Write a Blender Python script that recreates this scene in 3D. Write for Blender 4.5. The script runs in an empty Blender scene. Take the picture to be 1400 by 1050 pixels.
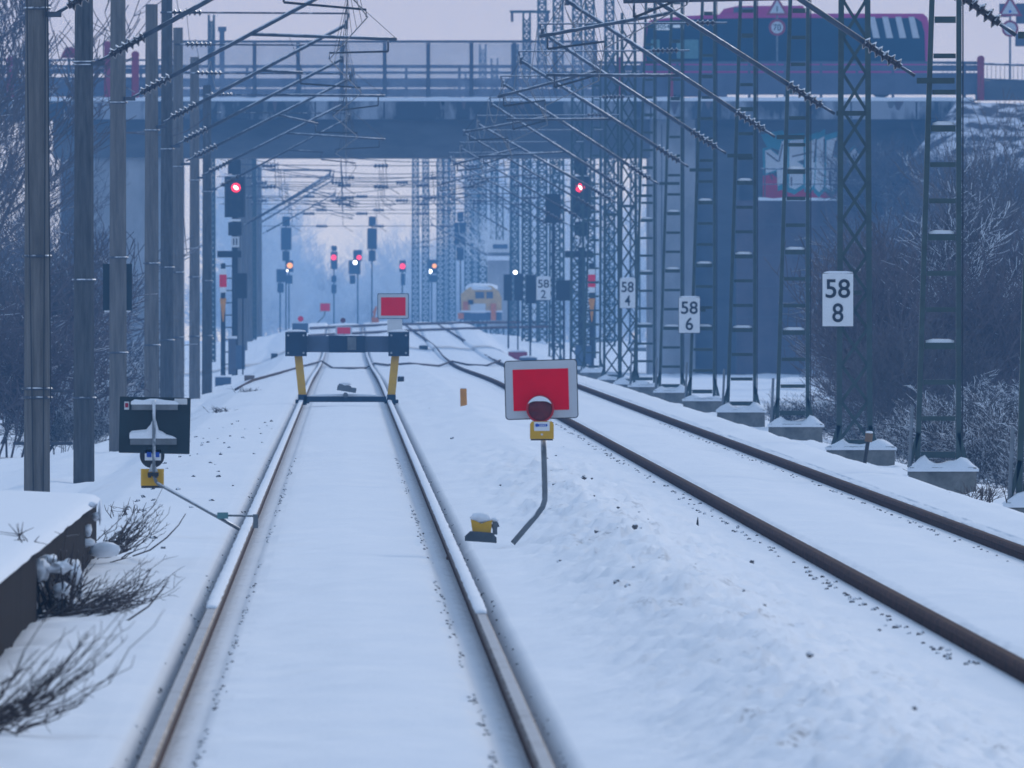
import bpy, math, random
from mathutils import Vector, Matrix, noise
from bisect import bisect_right

random.seed(7)
R = random.Random(11)
scene = bpy.context.scene
COL = scene.collection
# ---------------------------------------------------------------- survey frame
# Metres. The track runs along +Y, rail top is Z = 0; the long lens stands over the left track.
F = 44000.0
ZC, VX, VY = 1.742, 472.0, 409.0
def ppm(Y): return F / Y
def at(px, py, Y): return Vector(((px - VX) / F * Y, Y, ZC - (py - VY) / F * Y))
def on_ground(px, py, z=0.0):
    Y = F * (ZC - z) / (py - VY)
    return at(px, py, Y)

def sstep(a, b, x):
    t = min(1.0, max(0.0, (x - a) / (b - a)))
    return t * t * (3 - 2 * t)
def prof(Y):
    z = -0.20 * sstep(650, 980, Y) + 0.20 * sstep(1080, 1270, Y)
    z += 0.66 * sstep(1250, 1480, Y) - 1.6 * sstep(1540, 1800, Y)
    return z
def shift(Y): return 0.15 * sstep(900, 1250, Y) - 0.8 * sstep(1260, 1480, Y)

# ---------------------------------------------------------------- materials
MATS = {}
def new_mat(name):
    m = bpy.data.materials.new(name); m.use_nodes = True
    nt = m.node_tree; nt.nodes.clear()
    out = nt.nodes.new('ShaderNodeOutputMaterial')
    b = nt.nodes.new('ShaderNodeBsdfPrincipled')
    nt.links.new(b.outputs[0], out.inputs[0])
    MATS[name] = m
    return m, nt, b
def L(nt, a, b): nt.links.new(a, b)
def rgb(c): return (c[0], c[1], c[2], 1.0)
def nnoise(nt, scale, detail=4, rough=0.6, coord='Object', vec_scale=None):
    tc = nt.nodes.new('ShaderNodeTexCoord')
    n = nt.nodes.new('ShaderNodeTexNoise'); n.inputs['Scale'].default_value = scale
    n.inputs['Detail'].default_value = detail; n.inputs['Roughness'].default_value = rough
    if vec_scale:
        mp = nt.nodes.new('ShaderNodeMapping'); mp.inputs['Scale'].default_value = vec_scale
        L(nt, tc.outputs[coord], mp.inputs[0]); L(nt, mp.outputs[0], n.inputs['Vector'])
    else:
        L(nt, tc.outputs[coord], n.inputs['Vector'])
    return n
def ramp(nt, fac, stops):
    r = nt.nodes.new('ShaderNodeValToRGB')
    el = r.color_ramp.elements
    el[0].position, el[0].color = stops[0][0], rgb(stops[0][1])
    el[1].position, el[1].color = stops[-1][0], rgb(stops[-1][1])
    for p, c in stops[1:-1]:
        e = el.new(p); e.color = rgb(c)
    L(nt, fac, r.inputs[0]); return r
def mixc(nt, fac, a, b):
    m = nt.nodes.new('ShaderNodeMix'); m.data_type = 'RGBA'
    if isinstance(fac, float): m.inputs[0].default_value = fac
    else: L(nt, fac, m.inputs[0])
    for sock, v in ((m.inputs[6], a), (m.inputs[7], b)):
        if isinstance(v, tuple): sock.default_value = rgb(v)
        else: L(nt, v, sock)
    return m.outputs[2]
def math_(nt, op, a, b=None, c=None):
    m = nt.nodes.new('ShaderNodeMath'); m.operation = op
    for i, v in enumerate((a, b, c)):
        if v is None: continue
        if isinstance(v, (int, float)): m.inputs[i].default_value = v
        else: L(nt, v, m.inputs[i])
    return m.outputs[0]
SNOW = (0.80, 0.82, 0.86)
def mk(name, col, rough=0.6, metal=0.0, var=0.25, scale=6.0, vs=None, snow=0.0, snow_lo=0.45, bump=0.0, sscale=5.0, spec=0.4, dark=None):
    """painted / raw surface with weathering, and settled snow on faces that look up"""
    m, nt, b = new_mat(name)
    n = nnoise(nt, scale, 5, 0.65, 'Object', vs)
    lo = dark or tuple(c * (1 - var) for c in col); hi = tuple(min(1, c * (1 + var)) for c in col)
    cr = ramp(nt, n.outputs[0], [(0.3 if dark is None else 0.46, lo), (0.7 if dark is None else 0.56, hi)])
    c = cr.outputs[0]
    if snow > 0:
        g = nt.nodes.new('ShaderNodeNewGeometry'); sx = nt.nodes.new('ShaderNodeSeparateXYZ')
        L(nt, g.outputs['Normal'], sx.inputs[0])
        n2 = nnoise(nt, sscale, 3, 0.6)
        k = math_(nt, 'MULTIPLY_ADD', n2.outputs[0], 1.3, -0.65)
        s = math_(nt, 'ADD', sx.outputs[2], k)
        s = math_(nt, 'MULTIPLY_ADD', s, 5.0, -5.0 * snow_lo)
        cl = nt.nodes.new('ShaderNodeClamp'); L(nt, s, cl.inputs[0])
        f = math_(nt, 'MULTIPLY', cl.outputs[0], snow)
        c = mixc(nt, f, c, SNOW)
    L(nt, c, b.inputs['Base Color'])
    b.inputs['Roughness'].default_value = rough; b.inputs['Metallic'].default_value = metal
    b.inputs['Specular IOR Level'].default_value = spec
    if bump > 0:
        bp = nt.nodes.new('ShaderNodeBump'); bp.inputs['Strength'].default_value = bump; bp.inputs['Distance'].default_value = 0.02
        L(nt, n.outputs[0], bp.inputs['Height']); L(nt, bp.outputs[0], b.inputs['Normal'])
    return m
def emit(name, col, s, base=(0.05, 0.01, 0.01)):
    m, nt, b = new_mat(name)
    b.inputs['Base Color'].default_value = rgb(base)
    b.inputs['Emission Color'].default_value = rgb(col); b.inputs['Emission Strength'].default_value = s
    return m

# snow sheet: colour of the snow itself, thin places let the ballast through (attribute "thin")
m, nt, b = new_mat('snow')
n1 = nnoise(nt, 0.9, 6, 0.6, 'Object', (1, 0.35, 1))
n2 = nnoise(nt, 22.0, 3, 0.6, 'Object', (1, 0.45, 1))
n3 = nnoise(nt, 60.0, 2, 0.7, 'Object', (1, 0.5, 1))
base = ramp(nt, n1.outputs[0], [(0.3, (0.78, 0.81, 0.86)), (0.7, (0.84, 0.855, 0.885))]).outputs[0]
attr = nt.nodes.new('ShaderNodeAttribute'); attr.attribute_name = 'thin'
th = math_(nt, 'MULTIPLY_ADD', n2.outputs[0], 1.0, -0.5)
th = math_(nt, 'ADD', attr.outputs['Fac'], th)
th = math_(nt, 'MULTIPLY_ADD', th, 4.0, -2.6)
cl = nt.nodes.new('ShaderNodeClamp'); L(nt, th, cl.inputs[0])
stone = ramp(nt, n3.outputs[0], [(0.35, (0.05, 0.045, 0.045)), (0.7, (0.22, 0.2, 0.2))]).outputs[0]
L(nt, mixc(nt, cl.outputs[0], base, stone), b.inputs['Base Color'])
b.inputs['Roughness'].default_value = 0.85; b.inputs['Specular IOR Level'].default_value = 0.15
bp = nt.nodes.new('ShaderNodeBump'); bp.inputs['Strength'].default_value = 0.35; bp.inputs['Distance'].default_value = 0.03
hh = math_(nt, 'MULTIPLY_ADD', n2.outputs[0], 0.5, n1.outputs[0]); L(nt, hh, bp.inputs['Height']); L(nt, bp.outputs[0], b.inputs['Normal'])

mk('brushy_snow', (0.40, 0.40, 0.43), 0.9, var=0.6, scale=1.1, bump=0.5, dark=(0.06, 0.05, 0.055), spec=0.1)
mk('snow_cap', (0.80, 0.825, 0.87), 0.85, var=0.04, scale=9, bump=0.3, spec=0.15)
mk('stone', (0.10, 0.095, 0.10), 0.9, var=0.5, scale=12, snow=0.95, snow_lo=0.42, sscale=9)
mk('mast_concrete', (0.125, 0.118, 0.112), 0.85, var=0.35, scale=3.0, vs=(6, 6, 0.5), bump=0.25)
mk('shaded_mast_concrete', (0.066, 0.068, 0.072), 0.85, var=0.45, scale=3.5, vs=(6, 6, 0.6), bump=0.3)  # darker copy of the mast concrete, shade put into its colour
mk('platform_concrete', (0.018, 0.014, 0.014), 0.9, var=0.8, scale=3.0, vs=(1, 2.2, 0.3), bump=0.5, snow=0.8, snow_lo=0.75, spec=0.03)
mk('foundation_concrete', (0.17, 0.165, 0.15), 0.9, var=0.4, scale=5, bump=0.4)
mk('bridge_concrete', (0.11, 0.115, 0.125), 0.9, var=0.35, scale=0.6, vs=(0.5, 1, 1.6), bump=0.2)
mk('fascia_concrete', (0.20, 0.21, 0.235), 0.9, var=0.6, scale=0.5, vs=(1, 1, 0.35), bump=0.2, dark=(0.045, 0.050, 0.060))
mk('pier_concrete', (0.36, 0.36, 0.37), 0.9, var=0.3, scale=0.9, vs=(1, 1, 0.5), bump=0.2)
mk('wing_concrete', (0.11, 0.085, 0.09), 0.9, var=0.45, scale=0.8, vs=(1, 1, 0.7), bump=0.2)
mk('green_paint', (0.030, 0.052, 0.047), 0.5, var=0.3, scale=7, snow=0.9, snow_lo=0.7, sscale=9)
mk('galvanised_steel', (0.16, 0.18, 0.20), 0.5, 0.25, var=0.25, scale=9, snow=0.92, snow_lo=0.30, sscale=7)
mk('tube_steel', (0.055, 0.066, 0.09), 0.5, 0.2, var=0.3, scale=9, snow=0.85, snow_lo=0.47, sscale=6)
mk('wire', (0.035, 0.038, 0.045), 0.5, 0.3, var=0.2)
mk('insulator_glaze', (0.035, 0.022, 0.022), 0.25, var=0.3, scale=9, snow=0.95, snow_lo=0.55, sscale=14)
mk('rail_side', (0.062, 0.030, 0.022), 0.9, 0.0, var=0.6, scale=5, vs=(3, 0.6, 3), bump=0.3, spec=0.08)
m = mk('rail_head', (0.070, 0.048, 0.042), 0.6, 0.1, var=0.5, scale=4, vs=(3, 0.5, 3), snow=0.50, snow_lo=0.70, sscale=3.5, spec=0.15)
mk('yellow_paint', (0.62, 0.34, 0.012), 0.45, var=0.12, scale=6, snow=0.95, snow_lo=0.75)
mk('amber_paint', (0.60, 0.24, 0.02), 0.5, var=0.15, scale=6)
mk('red_reflective', (0.82, 0.0005, 0.022), 0.6, var=0.08, scale=5, spec=0.08)
mk('red_paint', (0.30, 0.012, 0.035), 0.6, var=0.2, scale=5)
mk('red_lens', (0.11, 0.008, 0.012), 0.15, var=0.4, scale=14)
mk('red_rim', (0.42, 0.008, 0.02), 0.35, var=0.15)
mk('white_reflective', (0.50, 0.53, 0.57), 0.45, var=0.07, scale=4)
mk('sign_white', (0.72, 0.74, 0.76), 0.5, var=0.06, scale=3)
mk('black_paint', (0.018, 0.02, 0.024), 0.5, var=0.25)
mk('sign_black', (0.012, 0.014, 0.02), 0.6, var=0.1)
mk('dark_green_board', (0.006, 0.022, 0.032), 0.45, var=0.25, scale=5)
mk('signal_black', (0.008, 0.014, 0.022), 0.5, var=0.2)
mk('buffer_blue', (0.005, 0.032, 0.072), 0.5, var=0.2, scale=5, snow=0.8, snow_lo=0.8)
mk('beam_grey', (0.060, 0.098, 0.16), 0.55, var=0.15, scale=4, snow=0.95, snow_lo=0.7)
mk('steel_grey', (0.13, 0.15, 0.17), 0.5, 0.2, var=0.2, scale=8, snow=0.8, snow_lo=0.7)
mk('plain_steel', (0.075, 0.095, 0.115), 0.5, 0.2, var=0.3, scale=9)
mk('bolt_steel', (0.35, 0.38, 0.42), 0.4, 0.3, var=0.1)
mk('blue_print', (0.01, 0.08, 0.45), 0.5, var=0.1)
mk('teal_paint', (0.10, 0.24, 0.26), 0.5, var=0.15)
mk('wood', (0.16, 0.10, 0.06), 0.8, var=0.3, scale=9)
mk('bark', (0.105, 0.088, 0.092), 0.9, var=0.35, scale=7, snow=0.7, snow_lo=0.72, sscale=2.2)
mk('snowy_twig', (0.05, 0.04, 0.04), 0.9, var=0.35, scale=7, snow=0.95, snow_lo=0.30, sscale=3)
mk('dark_bark', (0.105, 0.082, 0.090), 0.9, var=0.35, scale=7, snow=0.7, snow_lo=0.85, sscale=3)
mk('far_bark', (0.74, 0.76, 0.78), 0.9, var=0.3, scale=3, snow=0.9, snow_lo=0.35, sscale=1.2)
mk('brown_stem', (0.055, 0.038, 0.033), 0.8, var=0.4, scale=9, snow=0.7, snow_lo=0.78, sscale=8)
mk('bus_pink', (0.50, 0.006, 0.18), 0.5, var=0.08)
mk('bus_glass', (0.006, 0.028, 0.045), 0.3, var=0.3, scale=0.8, spec=0.12)
mk('bus_reflection_tint', (0.10, 0.22, 0.22), 0.4, var=0.2)  # greenish reflection on the bus front, painted as plain colour
mk('railing_steel', (0.075, 0.09, 0.12), 0.5, 0.2, var=0.2, snow=0.85, snow_lo=0.6)
mk('guard_rail_steel', (0.085, 0.10, 0.14), 0.5, 0.2, var=0.2, scale=2, snow=0.85, snow_lo=0.6)
mk('graffiti_white', (0.86, 0.88, 0.90), 0.7, var=0.12, scale=1.5)
mk('graffiti_teal', (0.06, 0.32, 0.38), 0.7, var=0.3, scale=1.5)
mk('graffiti_red', (0.62, 0.02, 0.08), 0.7, var=0.2, scale=1.5)
mk('plate_white', (0.6, 0.62, 0.64), 0.5, var=0.08)
mk('machine_yellow', (0.60, 0.38, 0.14), 0.5, var=0.2, snow=0.95, snow_lo=0.6)
mk('machine_orange', (0.6, 0.16, 0.03), 0.5, var=0.2, snow=0.9, snow_lo=0.7)
mk('hut_white', (0.72, 0.72, 0.72), 0.7, var=0.1)
emit('lamp_red', (1.0, 0.012, 0.04), 2.6)
emit('lamp_red_core', (1.0, 0.45, 0.45), 9.0)
emit('lamp_amber', (1.0, 0.36, 0.06), 2.2)
emit('lamp_white', (0.95, 0.97, 1.0), 8.0)
emit('display_lit', (0.55, 0.7, 0.9), 0.55, (0.1, 0.12, 0.14))
# transparent noise screen
m, nt, b = new_mat('screen_glass')
n = nnoise(nt, 1.2, 5, 0.7)
L(nt, ramp(nt, n.outputs[0], [(0.35, (0.24, 0.26, 0.30)), (0.75, (0.55, 0.57, 0.62))]).outputs[0], b.inputs['Base Color'])
b.inputs['Roughness'].default_value = 0.35
tr = nt.nodes.new('ShaderNodeBsdfTransparent'); tr.inputs[0].default_value = (0.86, 0.9, 0.95, 1)
mx = nt.nodes.new('ShaderNodeMixShader'); mx.inputs[0].default_value = 0.24
L(nt, tr.outputs[0], mx.inputs[1]); L(nt, b.outputs[0], mx.inputs[2])
L(nt, mx.outputs[0], nt.nodes['Material Output'].inputs[0])

# ---------------------------------------------------------------- mesh builder
BASE = {}
class MB:
    def __init__(s): s.v = []; s.f = []
    def add(s, vs, fs):
        o = len(s.v); s.v += [tuple(v) for v in vs]; s.f += [tuple(i + o for i in f) for f in fs]; return s
    def box(s, x0, x1, y0, y1, z0, z1, M=None, c=0.0):
        """box with optionally chamfered vertical (Z) edges c"""
        if c <= 0: ring = [(x0, y0), (x1, y0), (x1, y1), (x0, y1)]
        else: ring = [(x0 + c, y0), (x1 - c, y0), (x1, y0 + c), (x1, y1 - c), (x1 - c, y1), (x0 + c, y1), (x0, y1 - c), (x0, y0 + c)]
        n = len(ring)
        vs = [Vector((x, y, z0)) for x, y in ring] + [Vector((x, y, z1)) for x, y in ring]
        if M: vs = [M @ v for v in vs]
        fs = [tuple(range(n))[::-1], tuple(range(n, 2 * n))] + [(i, (i + 1) % n, n + (i + 1) % n, n + i) for i in range(n)]
        return s.add(vs, fs)
    def bar(s, p, q, w, d, up=Vector((0, 1, 0))):
        """rectangular bar from p to q, w across, d along up"""
        p, q = Vector(p), Vector(q); t = (q - p).normalized()
        u = up - t * up.dot(t)
        u = u.normalized() if u.length > 1e-6 else t.orthogonal().normalized()
        r = t.cross(u)
        vs = []
        for c in (p, q):
            for a, b_ in ((-1, -1), (1, -1), (1, 1), (-1, 1)):
                vs.append(c + r * (a * w / 2) + u * (b_ * d / 2))
        return s.add(vs, [(3, 2, 1, 0), (4, 5, 6, 7), (0, 1, 5, 4), (1, 2, 6, 5), (2, 3, 7, 6), (3, 0, 4, 7)])
    def tube(s, pts, rad, n=6, caps=True):
        pts = [Vector(p) for p in pts]
        if not isinstance(rad, (list, tuple)): rad = [rad] * len(pts)
        t0 = (pts[1] - pts[0]).normalized(); u = t0.orthogonal().normalized()
        vs = []
        for i, p in enumerate(pts):
            a = pts[max(0, i - 1)]; b_ = pts[min(len(pts) - 1, i + 1)]
            t = (b_ - a).normalized()
            u = (u - t * u.dot(t)); u = u.normalized() if u.length > 1e-6 else t.orthogonal().normalized()
            w = t.cross(u)
            for k in range(n):
                an = 2 * math.pi * k / n
                vs.append(p + (u * math.cos(an) + w * math.sin(an)) * rad[i])
        fs = []
        for i in range(len(pts) - 1):
            for k in range(n):
                fs.append((i * n + k, i * n + (k + 1) % n, (i + 1) * n + (k + 1) % n, (i + 1) * n + k))
        if caps:
            fs.append(tuple(range(n))[::-1]); fs.append(tuple((len(pts) - 1) * n + k for k in range(n)))
        return s.add(vs, fs)
    def sheds(s, p, q, r, k, core=0.4, n=10):
        """ribbed insulator body from p to q"""
        p, q = Vector(p), Vector(q); pts = []; rad = []
        for i in range(k):
            a = i / k
            for f, rr in ((0.05, core), (0.35, core), (0.5, 1.0), (0.62, 1.0), (0.95, core)):
                pts.append(p.lerp(q, a + f / k)); rad.append(r * rr)
        return s.tube(pts, rad, n)
    def ngon(s, pts, thick, axis=Vector((0, 1, 0))):
        """flat polygon (list of 3D points) given thickness along axis"""
        n = len(pts); pts = [Vector(p) for p in pts]
        vs = pts + [p + axis * thick for p in pts]
        fs = [tuple(range(n)), tuple(range(n, 2 * n))[::-1]] + [(i, n + i, n + (i + 1) % n, (i + 1) % n) for i in range(n)]
        return s.add(vs, fs)
    def disc(s, c, r, y0, y1, n=24, rz=None):
        """round plate facing -Y"""
        rz = rz or r
        return s.ngon([(c[0] + r * math.cos(2 * math.pi * k / n), y0, c[2] + rz * math.sin(2 * math.pi * k / n)) for k in range(n)], y1 - y0)
    def blob(s, c, rx, ry, rz, seed=0, rough=0.15, nu=10, nv=6, floor=None):
        vs = []; fs = []
        for j in range(nv + 1):
            th = math.pi * j / nv
            for i in range(nu):
                ph = 2 * math.pi * i / nu
                d = Vector((math.sin(th) * math.cos(ph), math.sin(th) * math.sin(ph), math.cos(th)))
                k = 1 + rough * 2 * noise.noise(d * 1.7 + Vector((seed * 3.1, seed * 1.7, 0)))
                v = Vector((c[0] + d.x * rx * k, c[1] + d.y * ry * k, c[2] + d.z * rz * k))
                if floor is not None: v.z = max(v.z, floor)
                vs.append(v)
        for j in range(nv):
            for i in range(nu):
                fs.append((j * nu + i, (j + 1) * nu + i, (j + 1) * nu + (i + 1) % nu, j * nu + (i + 1) % nu))
        return s.add(vs, fs)
    def build(s, name, mat, parent=None, smooth=False, origin=None):
        me = bpy.data.meshes.new(name)
        if parent is not None: o0 = BASE[parent.name]
        elif origin is not None: o0 = Vector(origin)
        else:
            xs = [v[0] for v in s.v]; ys = [v[1] for v in s.v]; zs = [v[2] for v in s.v]
            o0 = Vector(((min(xs) + max(xs)) / 2, (min(ys) + max(ys)) / 2, min(zs)))
        me.from_pydata([(v[0] - o0.x, v[1] - o0.y, v[2] - o0.z) for v in s.v], [], s.f)
        me.materials.append(MATS[mat])
        if smooth: me.polygons.foreach_set('use_smooth', [True] * len(me.polygons))
        ob = bpy.data.objects.new(name, me); COL.objects.link(ob)
        if parent is not None: ob.parent = parent
        else: ob.location = o0
        BASE[ob.name] = o0
        return ob
def tag(o, label=None, cat=None, group=None, kind=None):
    for k, v in (('label', label), ('category', cat), ('group', group), ('kind', kind)):
        if v: o[k] = v
    return o
def thing(name, loc, label, cat, group=None):
    o = bpy.data.objects.new(name, None); COL.objects.link(o)
    o.location = loc; o.empty_display_size = 0.3; BASE[o.name] = Vector(loc)
    return tag(o, label, cat, group)
def copy_tree(o, parent=None):
    c = o.copy(); COL.objects.link(c); BASE[c.name] = BASE.get(o.name, Vector((0, 0, 0)))
    if parent is not None: c.parent = parent
    for ch in list(o.children): copy_tree(ch, c)
    return c
def text_obj(name, body, cx, zc, h, y, mat, parent, wmax=None, bold=0.0):
    cu = bpy.data.curves.new(name, 'FONT'); cu.body = body; cu.size = 1.0; cu.extrude = 0.004; cu.offset = bold
    ob = bpy.data.objects.new(name, cu); COL.objects.link(ob)
    dg = bpy.context.evaluated_depsgraph_get()
    me = bpy.data.meshes.new_from_object(ob.evaluated_get(dg))
    bpy.data.objects.remove(ob); bpy.data.curves.remove(cu)
    xs = [v.co.x for v in me.vertices]; ys = [v.co.y for v in me.vertices]
    w, hh = max(xs) - min(xs), max(ys) - min(ys); sc = h / hh
    sx = sc if not wmax else wmax / w
    mb = MB()
    for v in me.vertices:
        mb.v.append((cx + (v.co.x - (min(xs) + max(xs)) / 2) * sx, y - v.co.z, zc + (v.co.y - (min(ys) + max(ys)) / 2) * sc))
    mb.f = [tuple(p.vertices) for p in me.polygons]
    bpy.data.meshes.remove(me)
    return mb.build(name, mat, parent)
ORD = ['first', 'second', 'third', 'fourth', 'fifth', 'sixth', 'seventh', 'eighth', 'ninth', 'tenth', 'eleventh', 'twelfth',
       'thirteenth', 'fourteenth', 'fifteenth', 'sixteenth']

# ---------------------------------------------------------------- ground
RAILS = (-0.7525, 0.7525, 3.262, 4.768)
CS = [(-700, -1.2), (-60, -1.2), (-9, -1.15), (-5.2, -0.98), (-4.1, -0.74), (-3.2, -0.60), (-2.65, -0.34), (-2.15, -0.13), (-1.6, -0.055), (-1.0, -0.035),
      (-0.90, -0.045), (-0.855, -0.085), (-0.82, -0.15), (-0.70, -0.118), (-0.62, -0.112), (-0.585, -0.094), (-0.50, -0.085), (0, -0.07), (0.50, -0.085), (0.585, -0.094),
      (0.62, -0.112), (0.70, -0.118), (0.82, -0.15), (0.855, -0.085), (0.90, -0.045), (1.2, -0.025), (1.6, 0.02), (2.0, 0.05), (2.5, -0.02), (3.0, -0.09), (3.17, -0.078), (3.225, -0.084),
      (3.29, -0.15), (3.302, -0.022), (3.36, -0.004), (3.7, 0.0), (4.0, -0.012), (4.4, -0.07), (4.66, -0.078), (4.735, -0.084), (4.80, -0.15), (4.812, -0.01),
      (4.87, 0.01), (5.2, 0.025), (5.5, 0.0), (5.8, -0.11), (6.2, -0.36), (6.6, -0.56), (7.8, -0.62), (8.6, -0.78), (10, -1.0), (16, -1.0), (60, -1.0), (700, -1.0)]
CSX = [c[0] for c in CS]
def cross(x):
    i = min(len(CS) - 2, max(0, bisect_right(CSX, x) - 1))
    t = (x - CSX[i]) / (CSX[i + 1] - CSX[i])
    return CS[i][1] + (CS[i + 1][1] - CS[i][1]) * t
def fbm(x, y, o=3):
    s = 0; a = 1
    for i in range(o):
        s += a * noise.noise((x, y, i * 7.3)); a *= 0.5; x *= 2.1; y *= 2.1
    return s
HOLLOWS = [(1.225, 231.0, 0.14), (1.0, 232.6, 0.22), (1.886, 513, 0.16), (-3.42, 357, 0.3), (-3.5, 431, 0.3), (-3.58, 507, 0.3), (5.76, 356, 0.12)] + [(7.3, y_, 0.6) for y_ in (391, 459.5, 527, 595, 661)]
def ground(x, Y):
    z = cross(x) + prof(Y)
    dr = min(abs(x - r) for r in RAILS)
    calm = sstep(0.06, 0.4, dr)
    z += calm * (0.022 * fbm(x * 1.1, Y * 0.12) + 0.006 * fbm(x * 5, Y * 0.6, 2))
    out = sstep(5.8, 7.2, x) + sstep(2.3, 3.2, -x)
    if out > 0: z += out * (0.10 * fbm(x * 0.8, Y * 0.06 + 40) + 0.05 * fbm(x * 3.1, Y * 0.3))
    if 0.95 < x < 3.1:                                       # loose ballast ridge between the tracks, under thin snow
        k = sstep(0.95, 1.6, x) * (1 - sstep(2.5, 3.1, x)) * (1 - sstep(300, 430, Y))
        z += k * (0.03 * fbm(x * 2.2, Y * 0.22 + 9, 2) + 0.10 * math.exp(-((x - 1.95) / 0.42) ** 2) * (1 - sstep(220, 360, Y)) + 0.055 * fbm(x * 8.5, Y * 2.0, 3) + 0.05 * noise.noise((x * 17, Y * 2.6, 3)))
        k2 = sstep(0.95, 1.4, x) * (1 - sstep(2.3, 3.0, x)) * sstep(330, 520, Y) * (1 - sstep(700, 900, Y))
        z += k2 * 0.03 * fbm(x * 2.5, Y * 0.15)
    if dr < 0.12 and x > 3.27:                               # ragged snow lip on the right hand side of the used rails
        for r in RAILS[2:]:
            if 0.03 < x - r < 0.12: z += 0.02 * noise.noise((x * 9, Y * 1.6, 9)) - 0.004
    if -1.75 < x < -0.95 and Y < 300:                        # drift against the platform
        z += 0.035 * sstep(0.95, 1.65, -x) * (1 - sstep(225, 290, Y)) * (1 + 0.8 * fbm(x * 3, Y * 0.25))
    for hx, hy, hr in HOLLOWS:
        d2 = ((x - hx) / hr) ** 2 + ((Y - hy) / (hr * 6)) ** 2
        if d2 < 6: z -= 0.05 * math.exp(-d2)
    if abs(x) < 0.55: z += 0.020 * noise.noise((x * 0.7, Y * 0.55, 5))
    return z
def thinness(x, Y):
    t = 0.0
    for r in RAILS[:2]:
        t = max(t, 0.62 * (1 - sstep(0.075, 0.19, abs(x - r))) * (1 - 0.6 * sstep(350, 600, Y)))
    for r in RAILS[2:]:
        d = x - r
        if -0.3 < d < 0: t = max(t, 0.55 * (1 - sstep(0.06, 0.16, -d)))
    if 1.0 < x < 3.0 and Y < 330:
        t = max(t, (0.46 + 0.34 * fbm(x * 2.1, Y * 0.3, 2)) * sstep(1.0, 1.7, x) * (1 - sstep(2.4, 3.0, x)))
    if x > 6.5: t = max(t, 0.34 * sstep(6.5, 8.5, x) + 0.25 * noise.noise((x * 1.3, Y * 0.2, 1)))
    if x < -2.4: t = max(t, 0.30 * sstep(2.4, 3.6, -x) + 0.25 * noise.noise((x * 1.3, Y * 0.2, 1)))
    return max(0.0, min(1.0, t))
cols = set()
x = -3.2
while x < 7.6: cols.add(round(x, 3)); x += 0.055
for r in RAILS:
    for d in (-0.3, -0.24, -0.19, -0.165, -0.14, -0.12, -0.10, -0.085, -0.068, -0.036, 0.024, 0.03, 0.041, 0.052, 0.068, 0.085, 0.10, 0.12, 0.14, 0.165, 0.19, 0.24): cols.add(round(r + d, 3))
x = -3.3; st = 0.12
while x > -700: cols.add(round(x, 2)); x -= st; st *= 1.09
x = 7.7; st = 0.12
while x < 700: cols.add(round(x, 2)); x += st; st *= 1.09
cols = sorted(cols | {-700.0, 700.0})
rows = [-120, -60, 0, 40, 70, 90, 102]
py = 1130.0
while py > 441: rows.append(F * ZC / (py - VY)); py -= 1.15 if py > 520 else 0.9
rows = [r for r in rows if r < 2350] + [2500, 2700, 2950]
vs = []; thin = []
for Y in rows:
    for x in cols:
        vs.append((x, Y, ground(x, Y))); thin.append(thinness(x, Y))
nc = len(cols)
fs = [(j * nc + i, j * nc + i + 1, (j + 1) * nc + i + 1, (j + 1) * nc + i) for j in range(len(rows) - 1) for i in range(nc - 1)]
me = bpy.data.meshes.new('snowy_ground'); me.from_pydata(vs, [], fs)
me.materials.append(MATS['snow'])
a = me.attributes.new('thin', 'FLOAT', 'POINT'); a.data.foreach_set('value', thin)
me.polygons.foreach_set('use_smooth', [True] * len(me.polygons))
g = bpy.data.objects.new('snowy_ground', me); COL.objects.link(g)
tag(g, 'snow covered ground around the railway tracks', None, None, 'structure')

# stones poking out of the snow
mb = MB()
def stone_at(x, Y, r, sd):
    z = ground(x, Y)
    mb.blob((x, Y, z + r * 0.15), r, r * 1.3, r * 0.75, sd, 0.4, 6, 4)
for i in range(64):
    x = R.gauss(1.95, 0.5); Y = R.uniform(118, 300) if R.random() < 0.8 else R.uniform(300, 520)
    if 0.95 < x < 3.1: stone_at(x, Y, R.choice((0.010, 0.012, 0.014, 0.018, 0.024)), i)
for i in range(900):
    r = R.choice((-0.7525, 0.7525)); sgn = 1 if R.random() < 0.6 else -1
    inner = -1 if r > 0 else 1
    d = inner * R.gauss(0.165, 0.012) if R.random() < 0.62 else -inner * R.gauss(0.10, 0.016)
    Y = 112 + 260 * R.random() ** 1.6
    if noise.noise((r * 9, Y * 0.11, 3)) + R.uniform(-0.25, 0.25) > -0.1: stone_at(r + d, Y, R.uniform(0.005, 0.0115), i + 300)
for i in range(160):
    Y = 160 + 330 * R.random() ** 1.4
    stone_at(3.262 - R.gauss(0.17, 0.03), Y, R.uniform(0.010, 0.018), i + 900)
    stone_at(4.768 - R.gauss(0.16, 0.02), Y, R.uniform(0.008, 0.015), i + 1100)
for i in range(60):
    stone_at(R.uniform(-2.1, -1.0), R.uniform(225, 480), R.uniform(0.01, 0.025), i + 1400)
tag(mb.build('ballast_stones', 'stone', None, False, (0, 0, 0)), 'dark ballast stones poking through the snow', 'ballast', None, 'stuff')

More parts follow.
